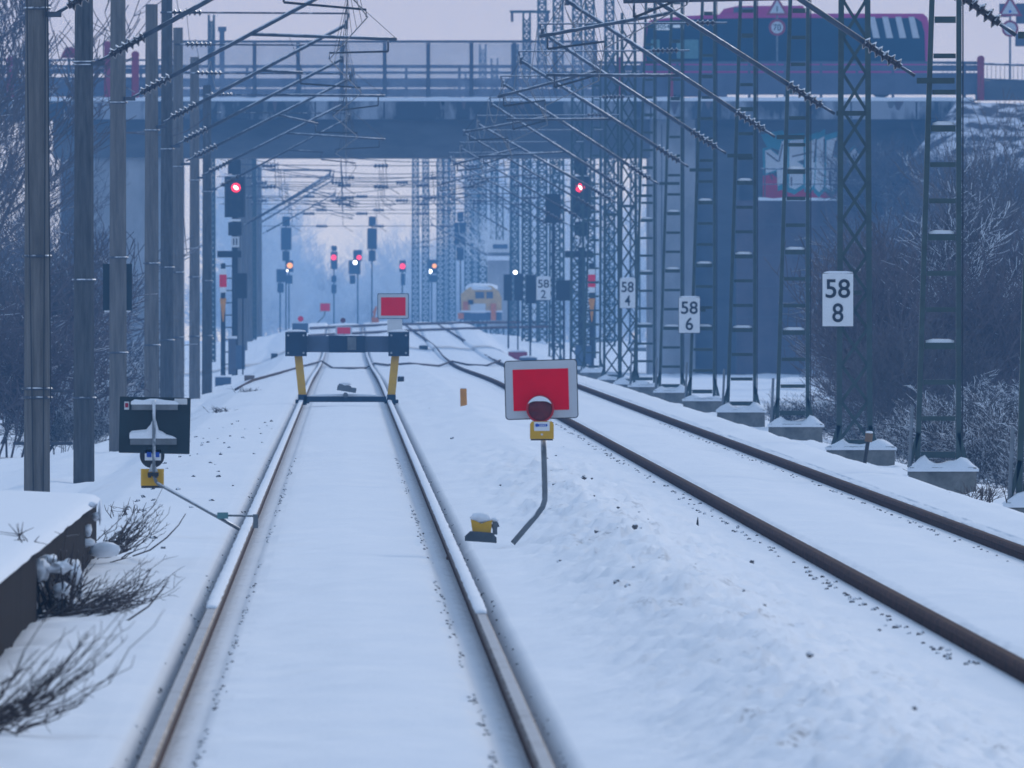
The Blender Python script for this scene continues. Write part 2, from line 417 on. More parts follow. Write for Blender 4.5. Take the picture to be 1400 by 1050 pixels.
# ---------------------------------------------------------------- tracks
RP_HEAD = [(-0.033, -0.036), (0.033, -0.036), (0.033, -0.010), (0.024, 0.0), (-0.024, 0.0), (-0.033, -0.010)]
RP_BODY = [(-0.075, -0.172), (0.075, -0.172), (0.075, -0.160), (0.012, -0.13), (0.010, -0.05), (0.03, -0.0365), (-0.03, -0.0365), (-0.010, -0.05), (-0.012, -0.13), (-0.075, -0.160)]
RP_SNOW = [(-0.032, 0.001), (0.032, 0.001), (0.036, 0.010), (0.026, 0.022), (0.0, 0.026), (-0.026, 0.022), (-0.036, 0.010)]
def sweep(prof2, ys, fx, fz, jit=0.0):
    mb = MB(); n = len(prof2); vs = []; fs = []
    for j, Y in enumerate(ys):
        for k, (a, b_) in enumerate(prof2):
            jj = jit * noise.noise((k * 3.1, Y * 0.9, 2)) if jit else 0
            tp = sstep(-1.2, 2.5, Y - ys[0]) if jit and ys[0] < 250 else 1.0      # the strip thins out where it begins
            vs.append((fx(Y) + a * (1 + jj * 10) * (0.8 + 0.2 * tp) + (0.006 * noise.noise((1, Y * 0.5, 7)) if jit else 0), Y, fz(Y) + (b_ + (jj * 0.7 if b_ > 0.008 else 0)) * (0.2 + 0.8 * tp) + (0.001 if jit else 0)))
    for j in range(len(ys) - 1):
        for k in range(n):
            fs.append((j * n + k, j * n + (k + 1) % n, (j + 1) * n + (k + 1) % n, (j + 1) * n + k))
    fs.append(tuple(range(n))[::-1]); fs.append(tuple((len(ys) - 1) * n + k for k in range(n)))
    return mb.add(vs, fs)
def yrange(a, b, n, power=1.5):
    return [a + (b - a) * (i / n) ** power for i in range(n + 1)]
trk = thing('railway_track', (0, 100, 0), 'left railway track with snow lying on its rails, running to the buffer stop', 'railway track')
for r, ys in ((RAILS[0], 181), (RAILS[1], 178)):
    fx = lambda Y, r=r: r
    body = sweep(RP_BODY, yrange(40, 1440, 60), fx, prof).build('rail', 'rail_side', trk)
    sweep(RP_HEAD, yrange(40, 1440, 60), fx, prof).build('rail_head', 'rail_head', body)
    sweep(RP_SNOW, [ys + i * 0.9 for i in range(400)] , fx, prof, 0.012).build('snow_strip', 'snow_cap', body, True)
    sweep(RP_SNOW, [ys + 362 + i * 6 for i in range(140)], fx, prof, 0.012).build('snow_strip', 'snow_cap', body, True)
trk2 = thing('railway_track', (4.015, 100, 0), 'right railway track with bare rust brown rails curving away beside the masts', 'railway track')
for r in RAILS[2:]:
    fx = lambda Y, r=r: r + shift(Y)
    body = sweep(RP_BODY, yrange(40, 1500, 90), fx, prof).build('rail', 'rail_side', trk2)
    sweep([(a, b_) for a, b_ in RP_HEAD], yrange(40, 1500, 90), fx, prof).build('rail_head', 'rail_side', body)
# a connecting track seen edge-on far off
trk3 = thing('railway_track', (4, 1400, 0), 'far connecting track crossing the snow behind the buffer stop as thin dark lines', 'railway track')
for off in (0.0, 1.5):
    mb = MB(); pts = []
    for i in range(25):
        X = -1.5 + i * 0.45; Y = 1330 + off * 40 + 14 * math.sin(i * 0.12) + i * 3
        pts.append((X, Y, prof(Y) + 0.05))
    mb.tube(pts, 0.06, 5).build('rail', 'rail_side', trk3)
# dark tube added in place of a shaded snow hollow across all tracks
pts = []
ctl = [(322, 531), (345, 522), (380, 512), (410, 500), (440, 494), (455, 499), (480, 501), (500, 499), (512, 494.5), (530, 499), (560, 499), (600, 498), (618, 493), (640, 499), (665, 499), (690, 491)]
pl = [on_ground(a_, b_, -0.17) for a_, b_ in ctl]
for p in pl: p.z = ground(p.x, p.y) + 0.03 if abs(abs(p.x) - 0.75) > 0.12 else prof(p.y) + 0.03
dense = []
for i in range(len(pl) - 1):
    for k in range(4):
        q = pl[i].lerp(pl[i + 1], k / 4); dense.append(q)
tag(MB().tube(dense, 0.03, 6).build('cable', 'rail_side', None, True), 'dark tube put in for a shaded snow hollow across both tracks behind the buffer stop', 'cable')

# ---------------------------------------------------------------- platform
pf = thing('platform', (-3.5, 170, -0.2), 'low snow covered platform end with a dark concrete edge on the left', 'platform')
mb = MB(); ys = [60 + i * 3 for i in range(55)]
mb.add([(-1.72 + 0.012 * noise.noise((0, y * 0.7, 0)) , y, z) for y in ys for z in (-0.4, 0.36)] , [(2 * i, 2 * i + 1, 2 * i + 3, 2 * i + 2) for i in range(54)])
mb.add([(-1.72, 222, -0.4), (-1.72, 222, 0.36), (-14, 223, 0.34), (-14, 223, -0.7)], [(0, 3, 2, 1)])
mb.build('edge_wall', 'platform_concrete', pf)
mb = MB(); xs = [-1.685, -1.70, -1.73, -1.8, -1.95, -2.3, -3, -4, -6, -9, -14]
vs = []
for y in ys:
    for k, x in enumerate(xs):
        z = (0.355, 0.375, 0.392, 0.402, 0.408)[k] if k < 5 else 0.415 + 0.012 * fbm(x * 0.9, y * 0.2)
        vs.append((x + (0.018 * noise.noise((3, y * 1.1, 0)) if k < 3 else 0), y + (0.4 if y == ys[-1] and k == 0 else 0), z))
n = len(xs)
mb.add(vs, [(j * n + i, j * n + i + 1, (j + 1) * n + i + 1, (j + 1) * n + i) for j in range(54) for i in range(n - 1)])
mb.build('snow_cover', 'snow_cap', pf, True)

# ---------------------------------------------------------------- catenary masts
def lerp(a, b, t): return a + (b - a) * t
def cantilever(root, xm, Y, s, z0, end, tie_z, reg, snow_side=1.0, detail=True, tr=0.04):
    """s: direction of the track seen from the mast; end: (x, z) tip of the sloping tube; reg: (x0, x1, z1, arm_x) registration tube"""
    zp = prof(Y)
    jr = random.Random(int(Y * 10)); end = (end[0] + jr.uniform(-0.10, 0.10), end[1] + jr.uniform(-0.10, 0.08)); z0 += jr.uniform(-0.05, 0.05)
    reg = (reg[0], reg[1] + jr.uniform(-0.15, 0.15), reg[2] + jr.uniform(-0.06, 0.06), reg[3])
    a = Vector((xm + s * 0.16, Y, z0 + zp)); b = Vector((end[0], Y, end[1] + zp))
    n = 8 if detail else 4
    st = MB().tube([a.lerp(b, 0.0), a.lerp(b, 0.05)], tr * 0.6, n).tube([a.lerp(b, 0.185), a.lerp(b, 1.0)], tr, n)
    st.tube([b + Vector((0, 0, -0.08)), b + Vector((0, 0, 0.10))], 0.035, 6)
    strut = st.build('strut', 'tube_steel', root, True)
    MB().sheds(a.lerp(b, 0.05), a.lerp(b, 0.19), 0.085, 6 if detail else 4, 0.45, n).build('insulator', 'insulator_glaze', strut)
    # top tie
    p = Vector((xm + s * 0.14, Y, tie_z + zp)); q = Vector((end[0] + s * 0.05, Y, tie_z + zp - 0.02))
    tie = MB().tube([p.lerp(q, 0.22), q], 0.018, 5).tube([p, p.lerp(q, 0.06)], 0.02, 5)
    tie.tube([q, b], 0.02, 5)
    t = tie.build('tie_rod', 'tube_steel', root)
    if detail: MB().sheds(p.lerp(q, 0.06), p.lerp(q, 0.22), 0.06, 6, 0.4, n).build('insulator', 'insulator_glaze', t)
    # registration tube and steady arm
    x0, x1, z1, ax = reg
    f = (x0 - a.x) / (b.x - a.x); c = a.lerp(b, f)
    d = Vector((x1, Y, z1 + zp))
    rg = MB().tube([c, d], 0.028, n)
    rg.tube([d.lerp(c, 0.06), d.lerp(c, 0.06) + Vector((0, 0, -0.20))], 0.016, 5)
    rg = rg.build('registration_tube', 'tube_steel', root, True)
    if detail:
        MB().tube([Vector((x1, Y, z1 + zp)), Vector((lerp(x1, x0, 0.35), Y, lerp(c.z, b.z, 0.8)))], 0.006, 4).build('stay_wire', 'wire', root)
    e = d.lerp(c, 0.06) + Vector((0, 0, -0.20))
    w = Vector((ax, Y, (5.32 if s < 0 else 5.52) + zp))
    MB().tube([e, w + Vector((0, 0, 0.10)), w], [0.018, 0.016, 0.012], 5).build('steady_arm', 'wire', rg)
    return b
def foundation(root, x, Y, w, z, snow=True):
    zt = z; jr = random.Random(int(Y)); w *= jr.uniform(0.86, 1.02); x += jr.uniform(-0.04, 0.06); tilt = jr.uniform(-0.03, 0.03); sh = jr.uniform(0.55, 1.25)
    f = MB().box(x - w / 2, x + w / 2, Y - 0.45, Y + 0.45, zt - 1.2, zt).build('foundation', 'foundation_concrete', root)
    if snow:
        mb = MB(); n = 13; m = 7; vs = []
        for j in range(m):
            for i in range(n):
                u = i / (n - 1) * 2 - 1; v = j / (m - 1) * 2 - 1
                e = (1 - abs(u) ** 6) * (1 - abs(v) ** 6)
                h = -0.015 + (0.06 * e ** 0.5 + e * 0.05 * noise.noise((u * 3 + Y, v * 2, 1))) * sh + tilt * u * e + e * 0.09 * sh * math.exp(-((abs(u) - 0.55) / 0.18) ** 2)
                vs.append((x + u * (w / 2 + 0.03), Y + v * 0.48, zt + h))
        mb.add(vs, [(j * n + i, j * n + i + 1, (j + 1) * n + i + 1, (j + 1) * n + i) for j in range(m - 1) for i in range(n - 1)])
        # skirt
        edge = [i for i in range(n)]
        k0 = len(mb.v)
        for i in range(n): mb.v.append((vs[i][0], vs[i][1] - 0.005, vs[i][2] - 0.035))
        mb.f += [(k0 + i, k0 + i + 1, i + 1, i) for i in range(n - 1)]
        mb.build('snow_cap', 'snow_cap', f, True)
    return f
SNOWY = {3, 6, 9}
def ladder_mast(x, Y, label, top=9.4, detail=True, zb=-0.30, lean=0.10, cat='mast', group=None):
    zp = prof(Y); root = thing('catenary_mast', (x, Y, zb + zp), label, cat, group)
    wb, wt = 0.50, 0.20
    def xl(z):
        t = (z - zb) / (top - zb); return x - wb / 2 + (0.165 + lean) * t * 1.15
    def xr(z):
        t = (z - zb) / (top - zb); return x + wb / 2 - 0.0 + 0.01 * t
    for side, fx in ((-1, xl), (1, xr)):
        mb = MB()
        mb.bar((fx(zb), Y, zb + zp), (fx(top), Y, top + zp), 0.062, 0.20)
        mb.bar((fx(zb) + side * 0.10, Y, zb + zp), (fx(zb + 0.42), Y, zb + 0.42 + zp), 0.05, 0.2)
        mb.build('leg', 'green_paint', root)
    k = 0; z = zb + 0.10 + 0.08 * ((Y * 0.37) % 1); stp = 0.425 + 0.03 * ((Y * 0.61) % 1)
    while z < top:
        thick = 0.058 if k % 3 else 0.078
        r_ = MB().box(xl(z) + 0.04, xr(z) - 0.04, Y - 0.105, Y + 0.105, z + zp - thick / 2, z + zp + thick / 2).build('rung', 'green_paint', root)
        if k in SNOWY and detail:
            w = xr(z) - xl(z) - 0.11
            mb = MB(); xc = (xl(z) + xr(z)) / 2
            mb.tube([(xc - w / 2, Y - 0.03, z + zp + thick / 2 + 0.008), (xc - w / 4, Y - 0.03, z + zp + thick / 2 + 0.014), (xc + w / 3, Y - 0.03, z + zp + thick / 2 + 0.012), (xc + w / 2, Y - 0.03, z + zp + thick / 2 + 0.008)], [0.02, 0.034, 0.032, 0.02], 8)
            mb.build('snow', 'snow_cap', r_, True)
        k += 1; z += stp
    if detail:
        MB().tube([(xl(zb) - 0.10, Y - 0.13, zb - 0.1 + zp), (xl(zb + 0.7) - 0.085, Y - 0.13, zb + 0.75 + zp)], 0.022, 8).build('cable_guard', 'galvanised_steel', root)
        MB().tube([(xr(zb) + 0.045, Y - 0.06, zb + zp), (xr(3) + 0.05, Y - 0.06, 3 + zp), (xr(top) + 0.045, Y - 0.06, top + zp)], 0.009, 5).build('earth_cable', 'wire', root)
    foundation(root, x + 0.0, Y, 0.86, zb + zp)
    return root
def lattice_mast(x, Y, label, top=9.6, detail=True, zb=-0.36, w=0.40, dpt=0.34, cat='mast', group=None, base_w=0.95):
    zp = prof(Y); root = thing('catenary_mast', (x, Y, zb + zp), label, cat, group)
    def hw(z): return lerp(w / 2 + 0.02, w / 2 - 0.03, (z - zb) / (top - zb))
    for sx in (-1, 1):
        for sy in (-1, 1):
            mb = MB().bar((x + sx * hw(zb), Y + sy * dpt / 2, zb + zp), (x + sx * hw(top), Y + sy * dpt / 2, top + zp), 0.075, 0.05)
            mb.bar((x + sx * (hw(zb) + 0.09), Y + sy * dpt / 2, zb + zp), (x + sx * hw(zb), Y + sy * dpt / 2, zb + 0.30 + zp), 0.06, 0.05)
            mb.build('leg', 'green_paint', root)
    for sy in (-1, 1):
        mb = MB(); z = zb + 0.12; h = 0.52; k = 0
        while z + h < top:
            y_ = Y + sy * (dpt / 2 - 0.02)
            a_ = (x - hw(z) + 0.03, y_, z + zp); b_ = (x + hw(z + h) - 0.03, y_, z + h + zp)
            c_ = (x + hw(z) - 0.03, y_ + 0.012, z + zp); d_ = (x - hw(z + h) + 0.03, y_ + 0.012, z + h + zp)
            if sy < 0: mb.bar(a_, b_, 0.045, 0.010); mb.bar(c_, d_, 0.045, 0.010)
            elif detail: mb.bar(a_, b_, 0.035, 0.008)
            z += h; k += 1
        mb.build('lattice', 'green_paint', root)
    MB().box(x - hw(zb) , x + hw(zb), Y - dpt / 2 + 0.04, Y + dpt / 2 - 0.04, zb + zp + 0.01, zb + zp + 0.10).build('base_plate', 'green_paint', root)
    foundation(root, x + 0.05, Y, base_w, zb + zp)
    return root
def concrete_mast(x, Y, label, top=8.0, zb=-0.7, r0=0.155, mat='mast_concrete', cat='mast', group=None, straps=()):
    zp = prof(Y); root = thing('catenary_mast', (x, Y, zb + zp - 0.3), label, cat, group)
    mb = MB(); n = 12; ring = []
    for z, r in ((zb - 0.3, r0), (top, r0 * 0.78)):
        for k in range(n):
            an = 2 * math.pi * (k + 0.5) / n; ring.append((x + r * math.cos(an), Y + r * math.sin(an), z + zp))
    mb.add(ring, [(k, (k + 1) % n, n + (k + 1) % n, n + k) for k in range(n)] + [tuple(range(n, 2 * n))])
    mb.build('post', mat, root)
    for z in straps:
        rr = r0 * (1 - 0.22 * (z - zb) / (top - zb)) + 0.012
        MB().tube([(x + rr * math.cos(t * math.pi / 8), Y + rr * math.sin(t * math.pi / 8), z + zp) for t in range(17)], 0.016, 5).build('strap', 'tube_steel', root)
    return root

# right-hand row -------------------------------------------------
RX = 7.25
right_rows = [(323.5, 'L', 7.02), (391, 'L', 7.2), (459.5, 'X', 7.27), (527, 'L', 7.32), (595, 'L', 7.32), (661, 'L', 7.33), (730, 'L', 7.38), (799, 'L', 7.42), (867, 'X', 7.63), (935, 'X', 7.74), (1004, 'L', 7.7), (1075, 'X', 7.75)]
desc = ['green ladder mast cut off by the right edge of the picture', 'green ladder mast standing tallest on the right in front of the snowy thicket',
        'green cross-braced lattice mast carrying the 58 8 kilometre sign', 'green ladder mast standing directly left of the 58 8 kilometre sign',
        'green ladder mast before the dark wing wall, second left of the 58 8 sign', 'green ladder mast carrying the 58 6 kilometre sign',
        'green ladder mast directly left of the 58 6 sign, before the pale pier', 'green ladder mast between the bridge opening and the pale pier',
        'blue hazed lattice mast carrying the 58 4 sign', 'blue hazed lattice mast between the right main signal and the 58 4 sign',
        'hazy ladder mast just under the bridge beside the right main signal', 'hazy lattice mast carrying the 58 2 sign']
mast_by_i = {}
for i, (Y, kind, x) in enumerate(right_rows):
    near = Y < 900
    fn = ladder_mast if kind == 'L' else lattice_mast
    root = fn(x, Y, desc[i], detail=near, group='catenary masts along the right hand track')
    mast_by_i[i] = root
    push = i % 2
    xt = 3.55 + shift(Y)
    reg = (5.5 + shift(Y), 3.4 + shift(Y), 5.42, 4.15 + shift(Y)) if push else (4.7 + shift(Y), 2.8 + shift(Y), 5.50, 3.7 + shift(Y))
    cantilever(root, x - 0.12, Y, -1, 4.42, (xt, 6.68), 6.85, reg, detail=near, tr=0.036)
    # mast bracket
    MB().box(x - 0.26, x + 0.20, Y - 0.14, Y - 0.112, prof(Y) + 4.36, prof(Y) + 4.43).build('bracket', 'green_paint', root)

# kilometre signs -------------------------------------------------
def km_sign(px, py, w, h, Y, top, bottom, label):
    c = at(px, py, Y); s = 1 / ppm(Y); W, H = w * s, h * s
    root = thing('kilometre_sign', (c.x, Y, c.z - H / 2), label, 'sign', 'white kilometre signs on the masts')
    MB().box(c.x - W / 2, c.x + W / 2, Y, Y + 0.012, c.z - H / 2, c.z + H / 2).build('panel', 'sign_white', root)
    MB().box(c.x - W / 2 - 0.008, c.x + W / 2 + 0.008, Y + 0.0125, Y + 0.03, c.z - H / 2 - 0.008, c.z + H / 2 + 0.008).build('backing_frame', 'black_paint', root)
    MB().box(c.x + W * 0.2, c.x + W / 2 + 0.12, Y + 0.031, Y + 0.06, c.z + H * 0.1, c.z + H * 0.18).build('bracket', 'green_paint', root)
    text_obj('number', top, c.x, c.z + H * 0.215, H * 0.36, Y - 0.004, 'sign_black', root, W * 0.80, 0.012)
    text_obj('number', bottom, c.x, c.z - H * 0.245, H * 0.36, Y - 0.004, 'sign_black', root, W * 0.36, 0.012)
    MB().blob((c.x, Y + 0.01, c.z + H / 2 + 0.015), W * 0.48, 0.03, 0.022, 3, 0.1, 10, 5, c.z + H / 2 + 0.001).build('snow', 'snow_cap', root, True)
km_sign(1145.5, 410, 42, 72, 459.2, '58', '8', 'white kilometre sign reading 58 over 8 on the cross-braced mast')
km_sign(942.5, 431, 28.5, 48, 660.7, '58', '6', 'white kilometre sign reading 58 over 6 on a ladder mast')
km_sign(858, 401, 21, 40, 866.6, '58', '4', 'white kilometre sign reading 58 over 4 on a hazy lattice mast')
km_sign(743, 394.5, 19, 31, 1074.6, '58', '2', 'small hazy white kilometre sign reading 58 over 2')

# left-hand row --------------------------------------------------
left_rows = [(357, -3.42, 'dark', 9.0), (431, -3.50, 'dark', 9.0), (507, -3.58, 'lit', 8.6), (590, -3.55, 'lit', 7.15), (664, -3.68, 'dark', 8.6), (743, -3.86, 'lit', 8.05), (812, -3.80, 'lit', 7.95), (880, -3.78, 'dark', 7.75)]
ldesc = ['thick weathered concrete mast nearest the left edge with thin cables down its face', 'dark concrete mast, second from the left edge of the picture',
         'concrete mast with a dark green box strapped behind it, behind the turned stop board', 'broad pale concrete mast with a low flat top, right of the boxed mast',
         'narrow dark concrete mast close behind the low flat-topped one', 'concrete mast with a horizontal insulator rod at its top beside the noise screen', 'slim concrete mast just left of the left main signal',
         'hazed concrete mast nearest the left main signal on its left', 'far concrete mast half hidden behind the left main signal', 'farthest concrete mast before the bridge beyond the left main signal']
for i, (Y, x, tone, top) in enumerate(left_rows):
    near = Y < 850
    root = concrete_mast(x, Y, ldesc[i], top, -0.75, 0.148 if i else 0.152, 'shaded_mast_concrete' if tone == 'dark' and i else 'mast_concrete', group='concrete masts along the left hand track',
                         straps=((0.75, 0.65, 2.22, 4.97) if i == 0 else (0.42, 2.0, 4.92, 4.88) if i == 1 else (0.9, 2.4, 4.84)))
    zp = prof(Y)
    MB().bar((x + 0.10, Y - 0.12, 4.90 + zp), (x + 0.26, Y - 0.02, 4.90 + zp), 0.06, 0.05).build('bracket', 'tube_steel', root)
    push = i % 2
    xe = 0.03
    reg = (-1.55, -0.72, 5.86, 0.28) if push else (-1.5, 0.88, 5.88, -0.25)
    cantilever(root, x + 0.02, Y, 1, 4.93, (xe, 6.8), 7.0, reg, detail=near, tr=0.034)
    if i == 0:
        for dx, z0, z1, dz in ((-0.03, -0.9, 7, 0.06), (0.07, -0.6, 7, -0.02), (0.155, 0.6, 8.5, 0.03)):
            MB().tube([(x + dx, Y - 0.165, z0), (x + dx - dz, Y - 0.16, (z0 + z1) / 2), (x + dx - dz * 1.6, Y - 0.15, z1)], 0.008, 5).build('cable', 'wire', root)
        MB().bar((x + 0.15, Y - 0.05, 0.72), (x + 0.42, Y - 0.05, 0.72), 0.02, 0.02).build('peg', 'tube_steel', root)
    if i == 1:
        MB().box(x - 0.95, x - 0.15, Y - 0.02, Y + 0.02, -0.21, -0.17).build('peg', 'tube_steel', root)
    if i == 2:
        c = at(160.5, 392.5, Y); s = 1 / ppm(Y)
        bx = MB().box(c.x - 20 * s, c.x + 20 * s, Y + 0.16, Y + 0.30, c.z - 32 * s, c.z + 32 * s)
        bx.build('box', 'dark_green_board', root)
        MB().tube([(c.x - 18 * s, Y + 0.2, c.z - 31.5 * s), (c.x + 18 * s, Y + 0.2, c.z - 31.5 * s)], 0.03, 6).build('snow', 'snow_cap', root, True)

# overhead wires -------------------------------------------------
def overhead(name_label, supports, xs_contact, x_mess, hm, cut):
    root = thing('overhead_line', (supports[0][1], supports[0][0], 5.3), name_label, 'wires', 'overhead lines')
    cw = []; ms = []; dro = []
    for i in range(len(supports) - 1):
        Y0 = supports[i][0]; Y1 = supports[i + 1][0]; a = xs_contact[i]; b_ = xs_contact[i + 1]
        for k in range(8):
            t = k / 8; Y = lerp(Y0, Y1, t)
            cw.append((lerp(a, b_, t) + shift(Y) * supports[i][2], Y, (5.32 if supports[i][2] else 5.52) + prof(Y)))
            sag = 4 * t * (1 - t)
            ms.append((lerp(x_mess[i], x_mess[i + 1], t) + shift(Y) * supports[i][2], Y, hm - 0.75 * sag + prof(Y)))
            if k and Y < cut: dro.append((cw[-1], ms[-1]))
    MB().tube(cw, 0.0085, 4, False).build('contact_wire', 'wire', root)
    MB().tube(ms, 0.0085, 4, False).build('messenger_wire', 'wire', root)
    for p, q in dro: MB().tube([p, q], 0.0045, 3, False).build('dropper', 'wire', root)
sl = [(283, 0, 0)] + [(r[0], 0, 0) for r in left_rows] + [(1105, 0, 0), (1180, 0, 0), (1260, 0, 0), (1340, 0, 0)]
overhead('overhead wires with thin droppers above the left track', sl, [(0.3 if i % 2 == 0 else -0.25) for i in range(len(sl))], [0.05 if i % 2 else 0.0 for i in range(len(sl))], 6.85, 900)
sr = [(256, 4, 1)] + [(r[0], 4, 1) for r in right_rows] + [(1225, 4, 1), (1300, 4, 1)]
overhead('overhead wires with thin droppers above the right track', sr, [(4.15 if i % 2 == 0 else 3.7) for i in range(len(sr))], [3.55 for i in range(len(sr))], 6.75, 900)
# feeder along the left masts
pts = []
for i in range(len(left_rows) - 1):
    Y0, Y1 = left_rows[i][0], left_rows[i + 1][0]
    for k in range(6):
        t = k / 6; pts.append((lerp(left_rows[i][1], left_rows[i + 1][1], t) + 0.4, lerp(Y0, Y1, t), 7.75 - 0.5 * 4 * t * (1 - t)))
tag(MB().tube(pts, 0.009, 4, False).build('feeder_wire', 'wire'), 'single feeder wire strung beside the tops of the left concrete masts', 'wires')

# ---------------------------------------------------------------- stop boards, lanterns, buffer stop
def rounded(cx, cz, w, h, r, y, roll=0.0, n=5):
    pts = []
    for (sx, sz, a0) in ((1, 1, 0), (-1, 1, 90), (-1, -1, 180), (1, -1, 270)):
        for k in range(n + 1):
            a = math.radians(a0 + 90 * k / n)
            X = sx * (w / 2 - r) + r * math.cos(a); Z = sz * (h / 2 - r) + r * math.sin(a)
            pts.append((cx + X * math.cos(roll) - Z * math.sin(roll), y, cz + X * math.sin(roll) + Z * math.cos(roll)))
    return pts
Y = 231.0; s = 1 / ppm(Y)
c = at(740, 532.5, Y); gp = at(700, 741, Y)
root = thing('stop_board', (gp.x, Y, gp.z), 'big red and white stop board on a bent post between the tracks', 'stop board', 'red stop boards')
roll = math.radians(1.6)
MB().ngon(rounded(c.x, c.z, 100 * s, 81 * s, 5 * s, Y + 0.010, roll), 0.02).build('board', 'black_paint', root)
fc = MB().ngon(rounded(c.x, c.z, 97.5 * s, 78.5 * s, 4 * s, Y + 0.004, roll), 0.0055).build('reflective_face', 'white_reflective', root)
rc = at(739.5, 532.8, Y)
MB().ngon(rounded(rc.x, rc.z, 76 * s, 56.5 * s, 0.4 * s, Y + 0.0005, roll, 1), 0.003).build('red_panel', 'red_reflective', fc)
p1, p2, p3 = at(743, 596, Y), at(745.3, 682, Y), at(701, 743, Y)
path = [p1, at(744.2, 640, Y), at(745, 672, Y), at(744.8, 684, Y), at(742, 693, Y), at(734, 704, Y), p3]
MB().tube([q + Vector((0, 0.02, 0)) for q in path], 0.0205, 10).build('post', 'galvanised_steel', root, True)
lc = at(738.5, 559, Y); ly = Y - 0.10
lan = thing('warning_lantern', (lc.x, ly, at(0, 602, Y).z), 'round red warning lantern on a yellow battery box mounted before the big stop board', 'lantern', 'yellow warning lanterns')
mb = MB(); prof_l = [(0.096, 0.0), (0.101, -0.012), (0.096, -0.026), (0.086, -0.026)]
pts = []; n = 28
for r_, dy in prof_l:
    for k in range(n): pts.append((lc.x + r_ * math.cos(2 * math.pi * k / n), ly + 0.03 + dy, lc.z + r_ * math.sin(2 * math.pi * k / n)))
fs_ = [(j * n + k, j * n + (k + 1) % n, (j + 1) * n + (k + 1) % n, (j + 1) * n + k) for j in range(3) for k in range(n)]
mb.add(pts, fs_); mb.disc((lc.x, 0, lc.z), 0.096, ly + 0.0301, ly + 0.06, n)
mb.build('rim', 'red_rim', lan, True)
mb = MB(); pts = []; rr = [0.0862, 0.075, 0.055, 0.03, 0.008]
for j, r_ in enumerate(rr):
    for k in range(n): pts.append((lc.x + r_ * math.cos(2 * math.pi * k / n), ly + 0.012 - 0.028 * (1 - (r_ / 0.0862) ** 2) , lc.z + r_ * math.sin(2 * math.pi * k / n)))
mb.add(pts, [(j * n + k, j * n + (k + 1) % n, (j + 1) * n + (k + 1) % n, (j + 1) * n + k) for j in range(4) for k in range(n)] + [tuple(4 * n + k for k in range(n))])
mb.build('lens', 'red_lens', lan, True)
mb = MB(); outer = []; inner = []
for k in range(15):
    a = math.radians(22 + 136 * k / 14); q = math.sin(math.pi * k / 14)
    outer.append((lc.x - 0.004 + 0.092 * math.cos(a), ly - 0.022, lc.z + 0.092 * math.sin(a)))
    inner.append((lc.x - 0.004 + (0.092 - 0.036 * q) * math.cos(a), ly - 0.022, lc.z + (0.092 - 0.036 * q) * math.sin(a)))
mb.ngon(outer + inner[::-1], 0.018).build('snow', 'snow_cap', lan)
bx0, bx1 = at(724.5, 0, Y).x, at(757, 0, Y).x; z1, z0 = at(0, 576, Y).z, at(0, 600, Y).z
box_ = MB(); w_ = bx1 - bx0; cxb = (bx0 + bx1) / 2
box_.ngon([(cxb - w_ * 0.5, ly, z0), (cxb + w_ * 0.5, ly, z0), (cxb + w_ * 0.5, ly, z1 - 0.02), (cxb + w_ * 0.42, ly, z1), (cxb - w_ * 0.42, ly, z1), (cxb - w_ * 0.5, ly, z1 - 0.02)], 0.09)
bb = box_.build('battery_box', 'yellow_paint', lan)
MB().box(bx0 + 0.006, bx1 - 0.006, ly + 0.004, ly + 0.086, z0 - 0.011, z0 - 0.0005).build('base_strip', 'black_paint', bb)
MB().box(cxb - 0.056, cxb + 0.056, ly - 0.003, ly - 0.0004, z1 - 0.068, z1 - 0.004).build('label', 'sign_white', bb)
mb = MB().ngon(rounded(cxb - 0.004, z1 - 0.028, 0.088, 0.018, 0.008, ly - 0.005), 0.0018)
mb.disc((cxb - 0.036, 0, z1 - 0.028), 0.0125, ly - 0.006, ly - 0.0034, 14); mb.build('blue_logo', 'blue_print', bb)
mb = MB()
for k in range(4): mb.box(cxb - 0.016 + k * 0.012, cxb - 0.010 + k * 0.012, ly - 0.0068, ly - 0.0055, z1 - 0.033, z1 - 0.023)
mb.build('logo_letters', 'sign_white', bb)
MB().disc((cxb + 0.0, 0, z0 + 0.032), 0.008, ly - 0.005, ly - 0.0004, 10).build('screw', 'plate_white', bb)

# lantern foot on the ground
Y = 232.5; s = 1 / ppm(Y)
b0 = at(658, 739, Y)
ft = thing('battery_case', (b0.x, Y, b0.z), 'yellow snow topped battery case clamped on a grey foot beside the rail', 'battery case')
def q3(px, py, dy): v = at(px, py, Y); v.y += dy; return v
MB().ngon([q3(635.5, 739.5, 0), q3(679, 742.5, 0), q3(679, 735, 0), q3(673, 728.5, 0), q3(643, 726, 0), q3(635.5, 733, 0)], 0.025).ngon([q3(637, 737, 0.0255), q3(678, 739, 0.0255), q3(673, 729, 0.0255), q3(643, 727, 0.0255)], 0.2).build('foot_plate', 'plain_steel', ft)
MB().ngon([q3(646.5, 731, 0.03), q3(671, 731, 0.03), q3(673, 711, 0.03), q3(667, 712.5, 0.03), q3(658, 716, 0.03), q3(650, 712, 0.03), q3(643.5, 710, 0.03)], 0.16).build('case', 'yellow_paint', ft)
MB().blob(q3(657, 708, 0.11), 0.075, 0.085, 0.042, 4, 0.12, 14, 8).build('snow', 'snow_cap', ft, True)
mb = MB().box(q3(673.5, 0, 0).x, q3(680, 0, 0).x, Y + 0.05, Y + 0.14, q3(0, 731, 0).z, q3(0, 713, 0).z); mb.tube([q3(672, 720, 0.1), q3(682, 717, 0.1)], 0.018, 8)
mb.build('clamp', 'steel_grey', ft)
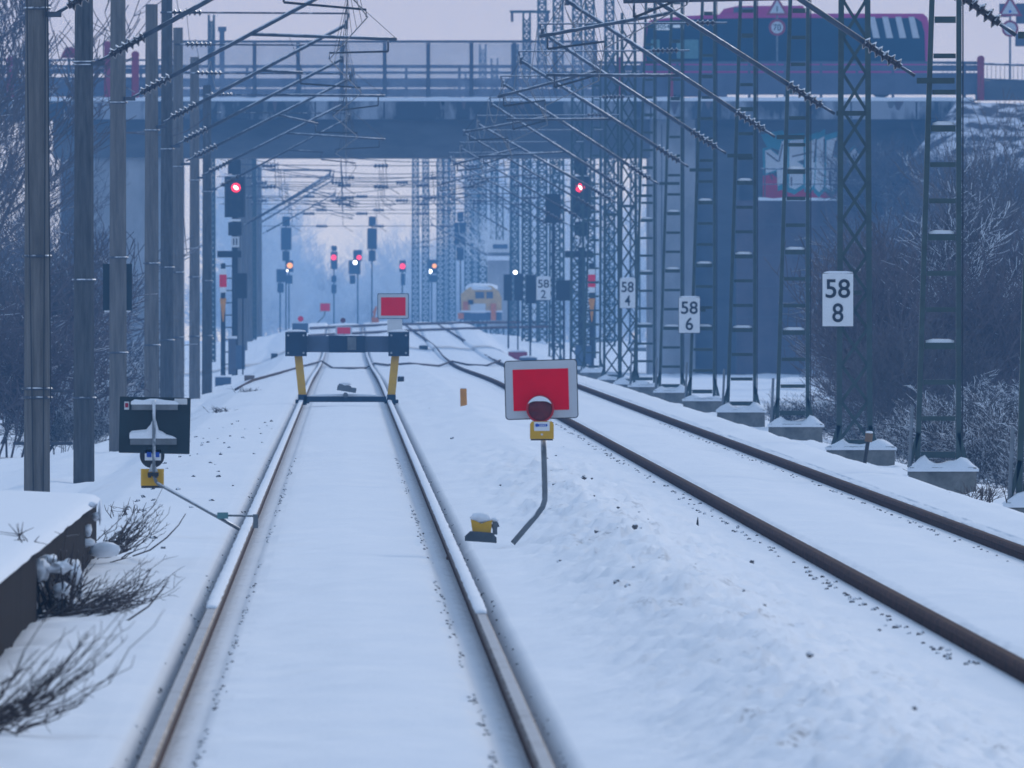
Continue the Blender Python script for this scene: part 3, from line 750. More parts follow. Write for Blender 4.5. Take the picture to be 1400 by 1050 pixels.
MB().blob(q3(676, 711, 0.1), 0.03, 0.05, 0.02, 6, 0.12, 10, 6).build('snow', 'snow_cap', ft, True)

# left stop board seen from behind
Y = 240.0; s = 1 / ppm(Y)
c = at(211.5, 581.5, Y); gp = at(325, 726, Y)
root = thing('stop_board', (gp.x, Y, gp.z), 'stop board turned away showing its dark back with two snowy rails, left of the track', 'stop board', 'red stop boards')
bd = MB().ngon(rounded(c.x, c.z, 97 * s, 77 * s, 1.5 * s, Y, math.radians(-1.2)), 0.012).build('board', 'dark_green_board', root)
for (x0, x1, y0, y1) in ((180, 243, 553, 560.5), (178, 241.5, 599.5, 608)):
    a_ = at(x0, y1, Y); b_ = at(x1, y0, Y)
    MB().box(a_.x, b_.x, Y - 0.035, Y - 0.0006, a_.z, b_.z).build('stiffener', 'galvanised_steel', bd)
def heap(prof_px, ybase, dy0, dy1, name):
    mb = MB(); n = len(prof_px); vs = []
    for (px, py) in prof_px: v = at(px, py, Y); vs.append((v.x, Y + dy0 * 0.4, v.z)); 
    for (px, py) in prof_px: v = at(px, py + (ybase - py) * 0.3, Y); vs.append((v.x, Y + dy0, v.z))
    for (px, py) in prof_px: v = at(px, ybase, Y); vs.append((v.x, Y + dy0 * 1.05, v.z))
    for (px, py) in prof_px: v = at(px, py, Y); vs.append((v.x, Y + dy1, v.z))
    fs = []
    for r_ in range(2):
        for i in range(n - 1): fs.append((r_ * n + i, r_ * n + i + 1, (r_ + 1) * n + i + 1, (r_ + 1) * n + i))
    for i in range(n - 1): fs.append((3 * n + i, 3 * n + i + 1, i + 1, i))
    return mb.add(vs, fs).build(name, 'snow_cap', bd)
heap([(177, 592), (180, 589), (190, 588), (200, 587), (206, 580), (209, 573), (213, 573), (217, 588), (222, 590), (228, 594), (236, 596), (241, 599)], 599.5, -0.04, -0.0008, 'snow')
heap([(179, 549), (184, 546), (196, 547), (205, 545), (214, 545), (226, 547), (238, 548), (244, 551)], 553, -0.035, -0.0008, 'snow')
a_ = at(238.5, 553, Y); b_ = at(256, 545, Y); MB().box(a_.x, b_.x, Y - 0.004, Y - 0.0006, a_.z, b_.z).build('label', 'plate_white', bd)
a_ = at(170, 560, Y); b_ = at(176.5, 549, Y); MB().box(a_.x, b_.x, Y - 0.004, Y - 0.0006, a_.z, b_.z).build('sticker', 'plate_white', bd)
a_ = at(171, 557, Y); b_ = at(175.5, 551, Y); MB().box(a_.x, b_.x, Y - 0.006, Y - 0.0044, a_.z, b_.z).build('sticker_mark', 'red_paint', bd)
po = MB().tube([q3(210.5, 547, -0.05), q3(210.5, 650, -0.05), q3(214, 660, -0.05)], 0.0125, 8).tube([q3(214, 660, -0.05), q3(300, 708, -0.05), q3(328, 724, -0.05)], 0.0125, 8)
po.build('post', 'galvanised_steel', root, True)
MB().tube([q3(298, 704.5, -0.05), q3(352, 705.5, -0.05)], 0.008, 7).build('rail_arm', 'steel_grey', root)
MB().box(q3(297, 0, 0).x, q3(312, 0, 0).x, Y - 0.085, Y - 0.02, q3(0, 709, 0).z, q3(0, 700.5, 0).z).build('clamp', 'teal_paint', root)
MB().box(q3(346, 0, 0).x, q3(353, 0, 0).x, Y - 0.09, Y - 0.01, q3(0, 722, 0).z, q3(0, 703, 0).z).build('rail_clamp', 'steel_grey', root)
lc = at(208, 623, Y); ly = Y - 0.04
lan = thing('warning_lantern', (lc.x, ly, at(0, 666, Y).z), 'black backed lantern over a yellow box hanging below the turned stop board', 'lantern', 'yellow warning lanterns')
MB().disc((lc.x, 0, lc.z), 17 * s, ly + 0.045, ly + 0.085, 26).build('lamp_housing', 'black_paint', lan)
a_ = at(198, 629.5, Y); b_ = at(220, 615, Y); MB().box(a_.x, b_.x, ly + 0.04, ly + 0.0446, a_.z, b_.z).build('label', 'sign_white', lan)
mb = MB()
for (x0, x1) in ((200.5, 207), (211.5, 218)): mb.box(at(x0, 0, Y).x, at(x1, 0, Y).x, ly + 0.037, ly + 0.0396, at(0, 625, Y).z, at(0, 618, Y).z)
mb.build('blue_logo', 'blue_print', lan)
MB().ngon([q3(203, 645, 0.0), q3(216, 645, 0), q3(212, 634, 0), q3(207, 634, 0)], 0.03).build('bracket', 'plate_white', lan)
a_ = at(192.5, 664, Y); b_ = at(224, 641, Y)
bb = MB().box(a_.x, b_.x, Y + 0.004, Y + 0.11, a_.z, b_.z, None, 0.012).build('battery_box', 'yellow_paint', lan)
MB().box(a_.x + 0.003, b_.x - 0.003, Y + 0.006, Y + 0.108, a_.z - 0.018, a_.z - 0.0005).build('base_strip', 'black_paint', bb)
mb = MB().box(at(202, 0, Y).x, at(217, 0, Y).x, Y - 0.07, Y + 0.003, at(0, 651, Y).z, at(0, 646, Y).z); mb.tube([q3(204.5, 653, -0.06), q3(204.5, 648, -0.06)], 0.012, 8).tube([q3(213.5, 653, -0.06), q3(213.5, 648, -0.06)], 0.012, 8)
mb.build('clamp', 'black_paint', bb)

# buffer stop -----------------------------------------------------
Y = 548.0; s = 1 / ppm(Y)
root = thing('buffer_stop', (0, Y, 0), 'buffer stop of a grey blue beam on two yellow legs clamped to the left track', 'buffer stop')
def pbox(mb, x0, x1, y0, y1, dy0, dy1):
    a_ = at(x0, y1, Y); b_ = at(x1, y0, Y); return mb.box(a_.x, b_.x, Y + dy0, Y + dy1, a_.z, b_.z)
pbox(MB(), 418, 533, 459.5, 481.5, 0.06, 0.30).build('beam', 'beam_grey', root)
ce = pbox(MB(), 450, 499, 459, 482, 0.0, 0.059).build('centre_plate', 'buffer_blue', root)
pbox(MB(), 475, 487, 461, 478.5, -0.012, -0.0006).build('label_plate', 'steel_grey', ce)
for (x0, x1) in ((390, 419.5), (531, 559.5)):
    pl = pbox(MB(), x0, x1, 454, 487, -0.12, 0.058).build('buffer_plate', 'buffer_blue', root)
    for (bx, bz) in ((x0 + 4, 458.5), (x1 - 4.5, 458.5), (x0 + 4, 482.5), (x1 - 4.5, 482.5)):
        v = at(bx, bz, Y); MB().disc((v.x, 0, v.z), 0.018, Y - 0.14, Y - 0.1206, 8).build('bolt', 'bolt_steel', pl)
    xc = at((x0 + x1) / 2, 453, Y)
    MB().blob((xc.x, Y - 0.03, xc.z), 0.17, 0.09, 0.03, x0, 0.1, 12, 6, xc.z - 0.008).build('snow', 'snow_cap', pl, True)
for (x0, z0, x1, z1) in ((408, 487, 413.5, 541), (540.5, 487, 535, 541)):
    p = at(x0, z0, Y); q = at(x1, z1, Y); p.y += 0.10; q.y += 0.0
    MB().bar(p, q, 0.135, 0.10).build('leg', 'yellow_paint', root)
    v = at(x1, 541, Y)
    mb = MB().box(v.x - 0.075, v.x + 0.075, Y - 0.10, Y + 0.14, -0.06, v.z + 0.02)
    mb.tube([(v.x - 0.12, Y - 0.05, 0.0), (v.x + 0.12, Y - 0.05, 0.0)], 0.035, 8)
    mb.build('rail_clamp', 'buffer_blue', root)
    # raking struts behind
    rk = MB().bar((p.x, Y + 0.2, p.z - 0.1), (q.x, Y + 2.3, 0.02), 0.09, 0.09)
    rk.build('raking_strut', 'beam_grey', root)
sb = MB().box(-0.70, 0.70, Y - 0.10, Y + 0.06, -0.01, 0.085).build('tie_bar', 'buffer_blue', root)
mb = MB(); mb.blob((0, Y - 0.02, 0.085), 0.68, 0.075, 0.045, 5, 0.05, 24, 6, 0.084); mb.build('snow', 'snow_cap', sb, True)
v = at(474, 531.5, Y)
ck = thing('coupling_shoe', (v.x, Y - 0.25, 0.0), 'dark steel coupling lying on the tie bar of the buffer stop', 'coupling')
mb = MB().bar(at(461, 530, Y - 0.2), at(487, 534, Y - 0.2), 0.085, 0.14).bar(at(463, 526.5, Y - 0.2), at(480, 530, Y - 0.2), 0.05, 0.10); mb.build('body', 'steel_grey', ck)
MB().disc((v.x - 0.02, 0, at(0, 540, Y).z), 0.045, Y - 0.33, Y - 0.25, 14).build('hook', 'steel_grey', ck)
MB().blob((v.x - 0.03, Y - 0.2, at(0, 525.5, Y).z), 0.11, 0.06, 0.03, 2, 0.15, 12, 6).build('snow', 'snow_cap', ck, True)
# middle stop board behind it
Y = 552.0; s = 1 / ppm(Y)
c = at(537.5, 418.5, Y)
root = thing('stop_board', (c.x, Y, at(0, 459, Y).z), 'red stop board standing above the right end of the buffer stop', 'stop board', 'red stop boards')
MB().ngon(rounded(c.x, c.z, 43 * s, 35 * s, 2 * s, Y + 0.01), 0.02).build('board', 'beam_grey', root)
fc = MB().ngon(rounded(c.x, c.z, 41 * s, 33 * s, 2 * s, Y + 0.004), 0.0055).build('reflective_face', 'white_reflective', root)
MB().ngon(rounded(at(537.7, 0, Y).x, at(0, 419, Y).z, 33.5 * s, 25 * s, 0.2 * s, Y, 0, 1), 0.003).build('red_panel', 'red_reflective', fc)
pbox(MB(), 529.5, 550, 436.5, 456, 0.02, 0.14).build('post', 'plate_white', root)

# yellow marker post, wooden stake, little stake ------------------
Y = 513.0
mp = thing('marker_post', at(633.5, 558.5, Y), 'short orange yellow marker post standing in the snow between the tracks', 'marker post')
c = at(633.5, 559, Y); r_ = 4.6 / ppm(Y)
MB().tube([(c.x + 0.008, Y, c.z - 0.1), (c.x, Y, at(0, 531.5, Y).z)], r_, 14).build('post', 'amber_paint', mp)
MB().blob((c.x, Y, at(0, 531.3, Y).z), r_ * 0.95, r_ * 0.95, 0.018, 1, 0.1, 12, 6, at(0, 531.6, Y).z).build('snow', 'snow_cap', mp, True)
Y = 356.0
stx = thing('wooden_stake', at(1183, 636, Y), 'leaning dark stake with a pale snow capped head beside the lattice mast foot', 'stake')
MB().tube([at(1181, 640, Y), at(1187.5, 598, Y)], 0.022, 8).build('shaft', 'black_paint', stx)
MB().tube([at(1187, 604, Y), at(1188.5, 592.5, Y)], 0.042, 10).build('head', 'wood', stx)
MB().blob(at(1188.5, 591.5, Y), 0.042, 0.042, 0.018, 2, 0.1, 10, 6).build('snow', 'snow_cap', stx, True)
v = on_ground(953, 720, -0.06)
sk = MB().tube([v + Vector((0, 0, -0.03)), v + Vector((0.004, 0, 0.03)), v + Vector((0.006, 0, 0.075))], [0.014, 0.009, 0.003], 6)
tag(sk.build('peg', 'black_paint'), 'tiny black peg sticking out of the snow beside the right track', 'peg')

# ---------------------------------------------------------------- bridge
BY = 1200.0
def bX(px, Y=BY): return (px - VX) / F * Y
def bZ(py, Y=BY): return ZC - (py - VY) / F * Y
br = thing('road_bridge', (2.6, BY, 0), 'blue grey concrete road bridge crossing over the tracks', 'bridge')
MB().box(-40, bX(1332), BY, BY + 14, bZ(163), bZ(137.5)).build('deck', 'fascia_concrete', br)
MB().box(bX(72), bX(889), BY + 0.75, BY + 13.2, bZ(215), bZ(163) - 0.003).build('girder', 'bridge_concrete', br)
mb = MB()                                                     # snow on the kerb
n = 260; vs = []
for i in range(n):
    x = lerp(-40, bX(1330), i / (n - 1)); h = 0.12 + 0.04 * noise.noise((x * 1.3, 0, 4)) + 0.05 * max(0, noise.noise((x * 0.62, 3, 4)))
    vs += [(x, BY - 0.02, bZ(137.5) - 0.02), (x, BY - 0.01, bZ(137.5) + h * 0.6), (x, BY + 0.12, bZ(137.5) + h), (x, BY + 0.6, bZ(137.5) + h), (x, BY + 0.75, bZ(137.5) + 0.0)]
mb.add(vs, [(i * 5 + k, (i + 1) * 5 + k, (i + 1) * 5 + k + 1, i * 5 + k + 1) for i in range(n - 1) for k in range(4)]).build('snow_ledge', 'snow_cap', br, True)
MB().box(-40, bX(1335), BY + 0.8, BY + 13, bZ(137.5) + 0.003, bZ(137.5) + 0.06).build('roadway', 'snow_cap', br)
jr = random.Random(5)
for k in range(14):                                             # panel joints and water streaks on the fascia
    x = bX(60 + 92 * k + jr.uniform(-6, 6))
    MB().box(x - 0.03, x + 0.03, BY - 0.004, BY - 0.001, bZ(162.5), bZ(139)).build('panel_joint', 'black_paint', br)
for k in range(30):
    x = bX(jr.uniform(20, 1320)); w_ = jr.uniform(0.05, 0.22); h_ = jr.uniform(0.2, 0.6)
    MB().ngon([(x - w_, BY - 0.0075, bZ(138.5)), (x + w_, BY - 0.0075, bZ(138.5)), (x + w_ * jr.uniform(-0.2, 0.5), BY - 0.0075, bZ(138.5) - h_), (x - w_ * jr.uniform(0.1, 0.6), BY - 0.0075, bZ(138.5) - h_ * 0.9)], 0.0025).build('water_stain', jr.choice(('bridge_concrete', 'wing_concrete', 'bridge_concrete')), br)
for k in range(5):
    z = bZ(274) - 0.9 - 1.15 * k
    MB().box(bX(1008), bX(1234), BY - 1.604, BY - 1.601, z - 0.015, z + 0.015).build('formwork_joint', 'bridge_concrete', br)
for px in (905, 935, 975): MB().box(bX(px) - 0.02, bX(px) + 0.02, BY + 0.893, BY + 0.897, -0.8, bZ(170)).build('formwork_joint', 'bridge_concrete', br)
# abutments and piers
MB().box(bX(250) - 4.6, bX(250), BY + 1.0, BY + 13, -1.2, bZ(215) - 0.003).build('abutment', 'pier_concrete', br)
MB().box(bX(84), bX(84) + 0.55, BY + 0.98, BY + 1.6, bZ(440), bZ(216)).build('pilaster', 'bridge_concrete', br)
MB().box(bX(888), bX(951), BY + 0.9, BY + 13, -1.2, bZ(163) - 0.003).build('pier', 'pier_concrete', br)
MB().box(bX(951) + 0.003, bX(1012), BY + 1.6, BY + 12, -1.2, bZ(163) - 0.003).build('abutment', 'bridge_concrete', br)
MB().box(bX(1012) + 0.003, bX(1330), BY + 2.2, BY + 11, 2, bZ(163) - 0.003).build('end_wall', 'bridge_concrete', br)
wing = MB().box(bX(1006), bX(1236), BY - 1.6, BY - 0.9, -1.3, bZ(274, BY - 1.6)).build('wing_wall', 'wing_concrete', br)
mb = MB(); vs = []; n = 60
for i in range(n):
    x = lerp(bX(1036), bX(1236), i / (n - 1)); h = 0.10 + 0.05 * noise.noise((x * 2.1, 0, 8))
    z = bZ(274, BY - 1.6)
    vs += [(x, BY - 1.63, z - 0.01), (x, BY - 1.58, z + h), (x, BY - 1.0, z + h * 0.8), (x, BY + 2.1, z + 0.08)]
mb.add(vs, [(i * 4 + k, (i + 1) * 4 + k, (i + 1) * 4 + k + 1, i * 4 + k + 1) for i in range(n - 1) for k in range(3)]).build('snow', 'snow_cap', wing, True)
rl = MB()
for py in (231, 252): rl.tube([(bX(1040), BY - 1.3, bZ(py)), (bX(1235), BY - 1.3, bZ(py))], 0.03 if py < 240 else 0.018, 6)
rl.build('handrail', 'railing_steel', wing)
for k in range(7):
    x = bX(1045 + 30 * k); MB().tube([(x, BY - 1.3, bZ(274)), (x, BY - 1.3, bZ(231))], 0.025, 6).build('rail_post', 'railing_steel', wing)
# graffiti on the end wall: pale blocks with teal outline over a red band, unreadable
Yg = BY + 2.19
def gp_(poly, dy): return [(bX(px, Yg), Yg - dy, bZ(py, Yg)) for px, py in poly]
def blk(poly, grow, mat, dy, name):
    cx = sum(p[0] for p in poly) / len(poly); cy = sum(p[1] for p in poly) / len(poly)
    return [(cx + (px - cx) * grow, cy + (py - cy) * grow) for px, py in poly]
letters = [[(1046, 206), (1053, 204), (1064, 213), (1069, 193), (1077, 191), (1076, 250), (1063, 254), (1062, 232), (1047, 237)],
           [(1079, 192), (1098, 190), (1099, 218), (1090, 221), (1098, 226), (1098, 252), (1087, 259), (1079, 256)],
           [(1101, 196), (1116, 189), (1114, 226), (1113, 252), (1106, 260), (1101, 256)],
           [(1117, 191), (1127, 186), (1127, 224), (1126, 256), (1120, 263), (1114, 257)],
           [(1130, 192), (1144, 188), (1140, 214), (1147, 219), (1146, 252), (1138, 262), (1129, 256)],
           [(1160, 210), (1169, 203), (1175, 212), (1178, 230), (1170, 246), (1161, 236)]]
mb = MB(); mb.ngon(gp_([(1043, 240), (1056, 238), (1075, 255), (1100, 257), (1120, 262), (1150, 254), (1156, 240), (1176, 238), (1183, 262), (1180, 273), (1043, 273)], 0.006), 0.004)
mb.build('graffiti_band', 'graffiti_red', br)
MB().ngon(gp_([(1040, 184), (1070, 178), (1076, 190), (1066, 206), (1048, 200)], 0.0095), 0.002).build('graffiti_swash', 'graffiti_teal', br)
for i, l in enumerate(letters):
    o_ = MB().ngon(gp_(blk(l, 1.22, '', 0, ''), 0.012 + i * 0.0012), 0.004).build('graffiti_outline', 'graffiti_teal', br)
    MB().ngon(gp_(l, 0.026 + i * 0.0012), 0.004).build('graffiti_letter', 'graffiti_white', o_)
for a_, b_ in (((1048, 209), (1064, 221)), ((1065, 221), (1070, 197)), ((1083, 214), (1110, 208)), ((1116, 190), (1113, 222)), ((1127, 190), (1127, 220)), ((1143, 192), (1138, 216)), ((1082, 242), (1082, 254)), ((1109, 236), (1108, 255)), ((1052, 236), (1056, 246)), ((1134, 234), (1134, 254)), ((1166, 212), (1170, 236))):
    p = Vector((bX(a_[0], Yg), Yg - 0.04, bZ(a_[1], Yg))); q = Vector((bX(b_[0], Yg), Yg - 0.04, bZ(b_[1], Yg)))
    MB().bar(p, q, 0.05, 0.004).build('graffiti_stroke', 'wing_concrete', br)

# transparent noise screen: frame, posts, panes
sc = thing('noise_screen', (bX(535), BY + 0.35, bZ(135)), 'transparent noise screen with dark posts standing along the bridge edge', 'noise screen')
sx0, sx1 = bX(230), bX(817.5)
MB().box(sx0, sx1, BY + 0.30, BY + 0.42, bZ(58.5), bZ(55)).build('top_rail', 'railing_steel', sc)
pxs = [230, 289] + [348 + 59.3 * k for k in range(8)] + [814]
pxs = [230, 289, 348, 407.5, 467, 526, 585.5, 644.5, 703.5, 760, 814]
for px in pxs: MB().box(bX(px) - 0.075, bX(px) + 0.075, BY + 0.26, BY + 0.46, bZ(137), bZ(58.7)).build('post', 'railing_steel', sc)
for a_, b_ in zip(pxs[:-1], pxs[1:]):
    MB().box(bX(a_) + 0.08, bX(b_) - 0.08, BY + 0.35, BY + 0.37, bZ(136.5), bZ(59)).build('pane', 'screen_glass', sc)
def guard(name, label, x0, x1, Y, zs, step, post_h, mat='guard_rail_steel', th=0.28):
    root = thing(name, ((x0 + x1) / 2, Y, bZ(136)), label, 'guard rail', 'guard rails on the bridge')
    for (z, h) in zs: MB().box(x0, x1, Y, Y + 0.07, z - h / 2, z + h / 2).build('rail', mat, root)
    x = x0 + 0.3
    while x < x1:
        MB().box(x - 0.05, x + 0.05, Y + 0.075, Y + 0.16, bZ(137), post_h).build('post', 'railing_steel', root); x += step
    return root
guard('guard_rail', 'steel guard rail on the near side of the bridge below the bus', bX(817), bX(1340), BY + 0.45, ((bZ(85.5), 0.10), (bZ(93), 0.22), (bZ(106), 0.36), (bZ(121), 0.46)), 1.34, bZ(86))
guard('guard_rail', 'steel guard rail on the bridge left of the noise screen', -14, bX(248), BY + 0.45, ((bZ(82), 0.07), (bZ(96), 0.14), (bZ(108), 0.14), (bZ(121), 0.28)), 1.34, bZ(82))
guard('guard_rail', 'far guard rail of the bridge dimly seen through the noise screen', -14, bX(1000), BY + 12.8, ((bZ(87.5), 0.12), (bZ(96), 0.10), (bZ(110), 0.34), (bZ(124), 0.3)), 2.0, bZ(87))
rl = thing('railing', (bX(1400), BY + 0.5, bZ(135)), 'steel railing of thin bars curving away at the right end of the bridge', 'railing')
for py in (87, 108): MB().tube([(bX(1288), BY + 0.5, bZ(py - 1)), (bX(1340), BY + 0.5, bZ(py)), (bX(1420), BY + 0.9, bZ(py + 2.5)), (bX(1500), BY + 2, bZ(py + 5))], 0.04, 6).build('top_rail', 'railing_steel', rl)
for k in range(34):
    px = 1290 + 6 * k; MB().tube([(bX(px), BY + 0.5 + max(0, px - 1340) * 0.004, bZ(109)), (bX(px), BY + 0.5 + max(0, px - 1340) * 0.004, bZ(87))], 0.014, 4, False).build('bar', 'railing_steel', rl)
MB().box(bX(1335), bX(1500), BY + 0.2, BY + 2.5, bZ(137), bZ(110)).build('parapet', 'bridge_concrete', rl)
# red posts
for px, y0, y1, w, lb in ((14, 136, 78, 10, 'red post on the bridge nearest the left edge of the picture'), (147, 134, 57, 9.5, 'tallest red post on the bridge between the second and third concrete masts'),
                      (185, 135, 71, 10, 'red post on the bridge right of the third concrete mast'), (848, 137, 77, 6, 'slim red post at the right end of the noise screen'), (917, 137, 98, 7, 'short red post below the front of the bus'), (1341, 137, 77, 9.5, 'red post at the right end of the guard rail by the road signs')):
    p = thing('red_post', (bX(px), BY + 0.25, bZ(y0)), lb, 'post', 'red posts on the bridge')
    w_ = w / ppm(BY)
    MB().box(bX(px) - w_ / 2, bX(px) + w_ / 2, BY + 0.1, BY + 0.27, bZ(y0), bZ(y1 + 6), None, 0.04).build('post', 'red_paint', p)
    MB().tube([(bX(px) , BY + 0.06, bZ(y1 + 4)), (bX(px), BY + 0.26, bZ(y1 + 4))], w_ * 0.56, 12).build('head', 'red_paint', p)
p = thing('red_marker', (bX(94), BY + 1.1, bZ(136)), 'rounded red marker behind the railing between the first and second concrete masts', 'marker')
MB().ngon([(bX(x_), BY + 1.1, bZ(y_)) for x_, y_ in ((82, 79), (86, 70), (90, 65), (97, 63.5), (102, 66), (104, 72), (104, 79))], 0.12).build('plate', 'red_paint', p)
MB().box(bX(94) - 0.05, bX(94) + 0.05, BY + 1.13, BY + 1.2, bZ(137), bZ(79.2)).build('post', 'railing_steel', p)

# bus -------------------------------------------------------------
Yb = BY + 4.2
def uX(px): return bX(px, Yb)
def uZ(py): return bZ(py, Yb)
bus = thing('bus', (uX(1076), Yb, uZ(130)), 'magenta city bus with dark teal windows standing on the bridge', 'bus')
side = [(881, 118), (879, 70), (884, 32), (890, 27), (935, 22), (985, 19.5), (1040, 18.5), (1262, 18.5), (1268, 24), (1272, 40), (1273, 118)]
MB().ngon([(uX(a_), Yb, uZ(b_)) for a_, b_ in side], 2.5).build('body', 'bus_pink', bus)
win = [(884, 84), (881.5, 66), (886, 33), (893, 29), (940, 26.5), (1040, 24.5), (1252, 24.5), (1260, 30), (1264, 45), (1265, 84)]
gl = MB().ngon([(uX(a_), Yb - 0.02, uZ(b_)) for a_, b_ in win], 0.019).build('window', 'bus_glass', bus)
MB().ngon([(uX(a_), Yb + 0.4, uZ(b_)) for a_, b_ in ((984, 19), (990, 12), (1008, 8), (1098, 7.5), (1103, 19))], 1.5).build('roof_unit', 'bus_pink', bus)
MB().box(uX(1003), uX(1034), Yb + 0.38, Yb + 0.399, uZ(17), uZ(10)).build('roof_vent', 'railing_steel', bus)
for (x0, x1, y0, y1, m_) in ((895.5, 918, 31.5, 41, 'display_lit'), (920, 930, 34, 38, 'display_lit'), (932, 935.5, 34, 40, 'display_lit')):
    d_ = MB().box(uX(x0), uX(x1), Yb - 0.035, Yb - 0.0205, uZ(y1), uZ(y0)).build('display', m_, gl)
    if x0 < 900: text_obj('digits', '3054', uX(906.7), uZ(36.2), 6.4 / ppm(Yb), Yb - 0.042, 'bus_glass', d_, 18 / ppm(Yb), 0.02)
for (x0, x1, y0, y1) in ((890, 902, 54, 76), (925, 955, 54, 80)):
    MB().ngon(rounded((uX(x0) + uX(x1)) / 2, (uZ(y0) + uZ(y1)) / 2, (x1 - x0) / ppm(Yb), (y1 - y0) / ppm(Yb), 0.06, Yb - 0.03), 0.009).build('front_reflection', 'bus_reflection_tint', gl)  # window reflections painted on as flat greenish panels
for x0 in (1188, 1206, 1224, 1242):
    MB().ngon([(uX(x0), Yb - 0.03, uZ(23)), (uX(x0 + 8), Yb - 0.03, uZ(23)), (uX(x0 + 15), Yb - 0.03, uZ(52)), (uX(x0 + 6), Yb - 0.03, uZ(52))], 0.009).build('stripe', 'plate_white', gl)
for px in (925, 1205):
    w = MB().tube([(uX(px), Yb - 0.01, uZ(119)), (uX(px), Yb + 0.28, uZ(119))], 0.42, 18).build('wheel', 'black_paint', bus)

# road signs ------------------------------------------------------
def tri(cx, cz, r_, y): return [(cx, y, cz + r_), (cx - r_ * 0.866, y, cz - r_ * 0.5), (cx + r_ * 0.866, y, cz - r_ * 0.5)]
Ys = BY + 0.9; pp = ppm(Ys)
sg = thing('road_sign', (bX(1062, Ys), Ys, bZ(136)), 'round 70 speed limit sign below a red edged warning triangle in front of the bus', 'road sign', 'road signs on the bridge')
cx, cz = bX(1062.5, Ys), bZ(37.5, Ys)
a_ = MB().disc((cx, 0, cz), 11.5 / pp, Ys, Ys + 0.02, 28).build('speed_plate', 'red_paint', sg)
MB().disc((cx, 0, cz), 8.2 / pp, Ys - 0.006, Ys - 0.0005, 28).build('speed_face', 'plate_white', a_)
text_obj('number', '70', cx, cz, 9 / pp, Ys - 0.014, 'sign_black', a_, 10.5 / pp, 0.01)
tz = bZ(12, Ys)
a_ = MB().ngon(tri(cx, tz, 18 / pp, Ys), 0.02).build('warning_plate', 'red_paint', sg)
MB().ngon(tri(cx, tz, 11.8 / pp, Ys - 0.006), 0.0055).build('warning_face', 'plate_white', a_)
MB().box(cx - 0.02, cx + 0.02, Ys - 0.012, Ys - 0.0065, tz - 0.11, tz + 0.10).build('symbol', 'sign_black', a_)
MB().tube([(cx, Ys + 0.06, bZ(137)), (cx, Ys + 0.06, tz + 0.3)], 0.035, 8).build('pole', 'galvanised_steel', sg)
cx = bX(1381, Ys)
sg = thing('road_sign', (cx, Ys, bZ(136)), 'red edged warning triangle over a round sign on a pole at the right edge', 'road sign', 'road signs on the bridge')
tz = bZ(12.5, Ys)
a_ = MB().ngon(tri(cx, tz, 19.5 / pp, Ys), 0.02).build('warning_plate', 'red_paint', sg)
MB().ngon(tri(cx, tz, 13 / pp, Ys - 0.006), 0.0055).build('warning_face', 'plate_white', a_)
MB().disc((cx, 0, tz - 0.09), 0.055, Ys - 0.012, Ys - 0.0065, 12).build('symbol', 'blue_print', a_)
cz = bZ(39, Ys)
a_ = MB().disc((cx, 0, cz), 11.5 / pp, Ys, Ys + 0.02, 26).build('round_plate', 'red_paint', sg)
MB().disc((cx, 0, cz), 8.4 / pp, Ys - 0.006, Ys - 0.0005, 26).build('round_face', 'plate_white', a_)
MB().tube([(cx, Ys + 0.06, bZ(137)), (cx, Ys + 0.06, tz + 0.3)], 0.04, 8).build('pole', 'galvanised_steel', sg)
sg = thing('road_sign', (bX(1399, Ys), Ys + 0.6, bZ(136)), 'blue grey rectangular road signs cut off by the right edge of the picture', 'road sign', 'road signs on the bridge')
MB().box(bX(1390), bX(1440), Ys + 0.5, Ys + 0.53, bZ(32), bZ(4)).build('panel', 'guard_rail_steel', sg)
MB().box(bX(1389), bX(1412), Ys + 0.5, Ys + 0.53, bZ(63), bZ(45)).build('panel', 'guard_rail_steel', sg)
MB().box(bX(1367), bX(1380), Ys + 0.3, Ys + 0.33, bZ(23), bZ(4.5)).build('panel', 'guard_rail_steel', sg)
MB().tube([(bX(1408), Ys + 0.6, bZ(137)), (bX(1408), Ys + 0.6, bZ(0))], 0.04, 8).build('pole', 'galvanised_steel', sg)

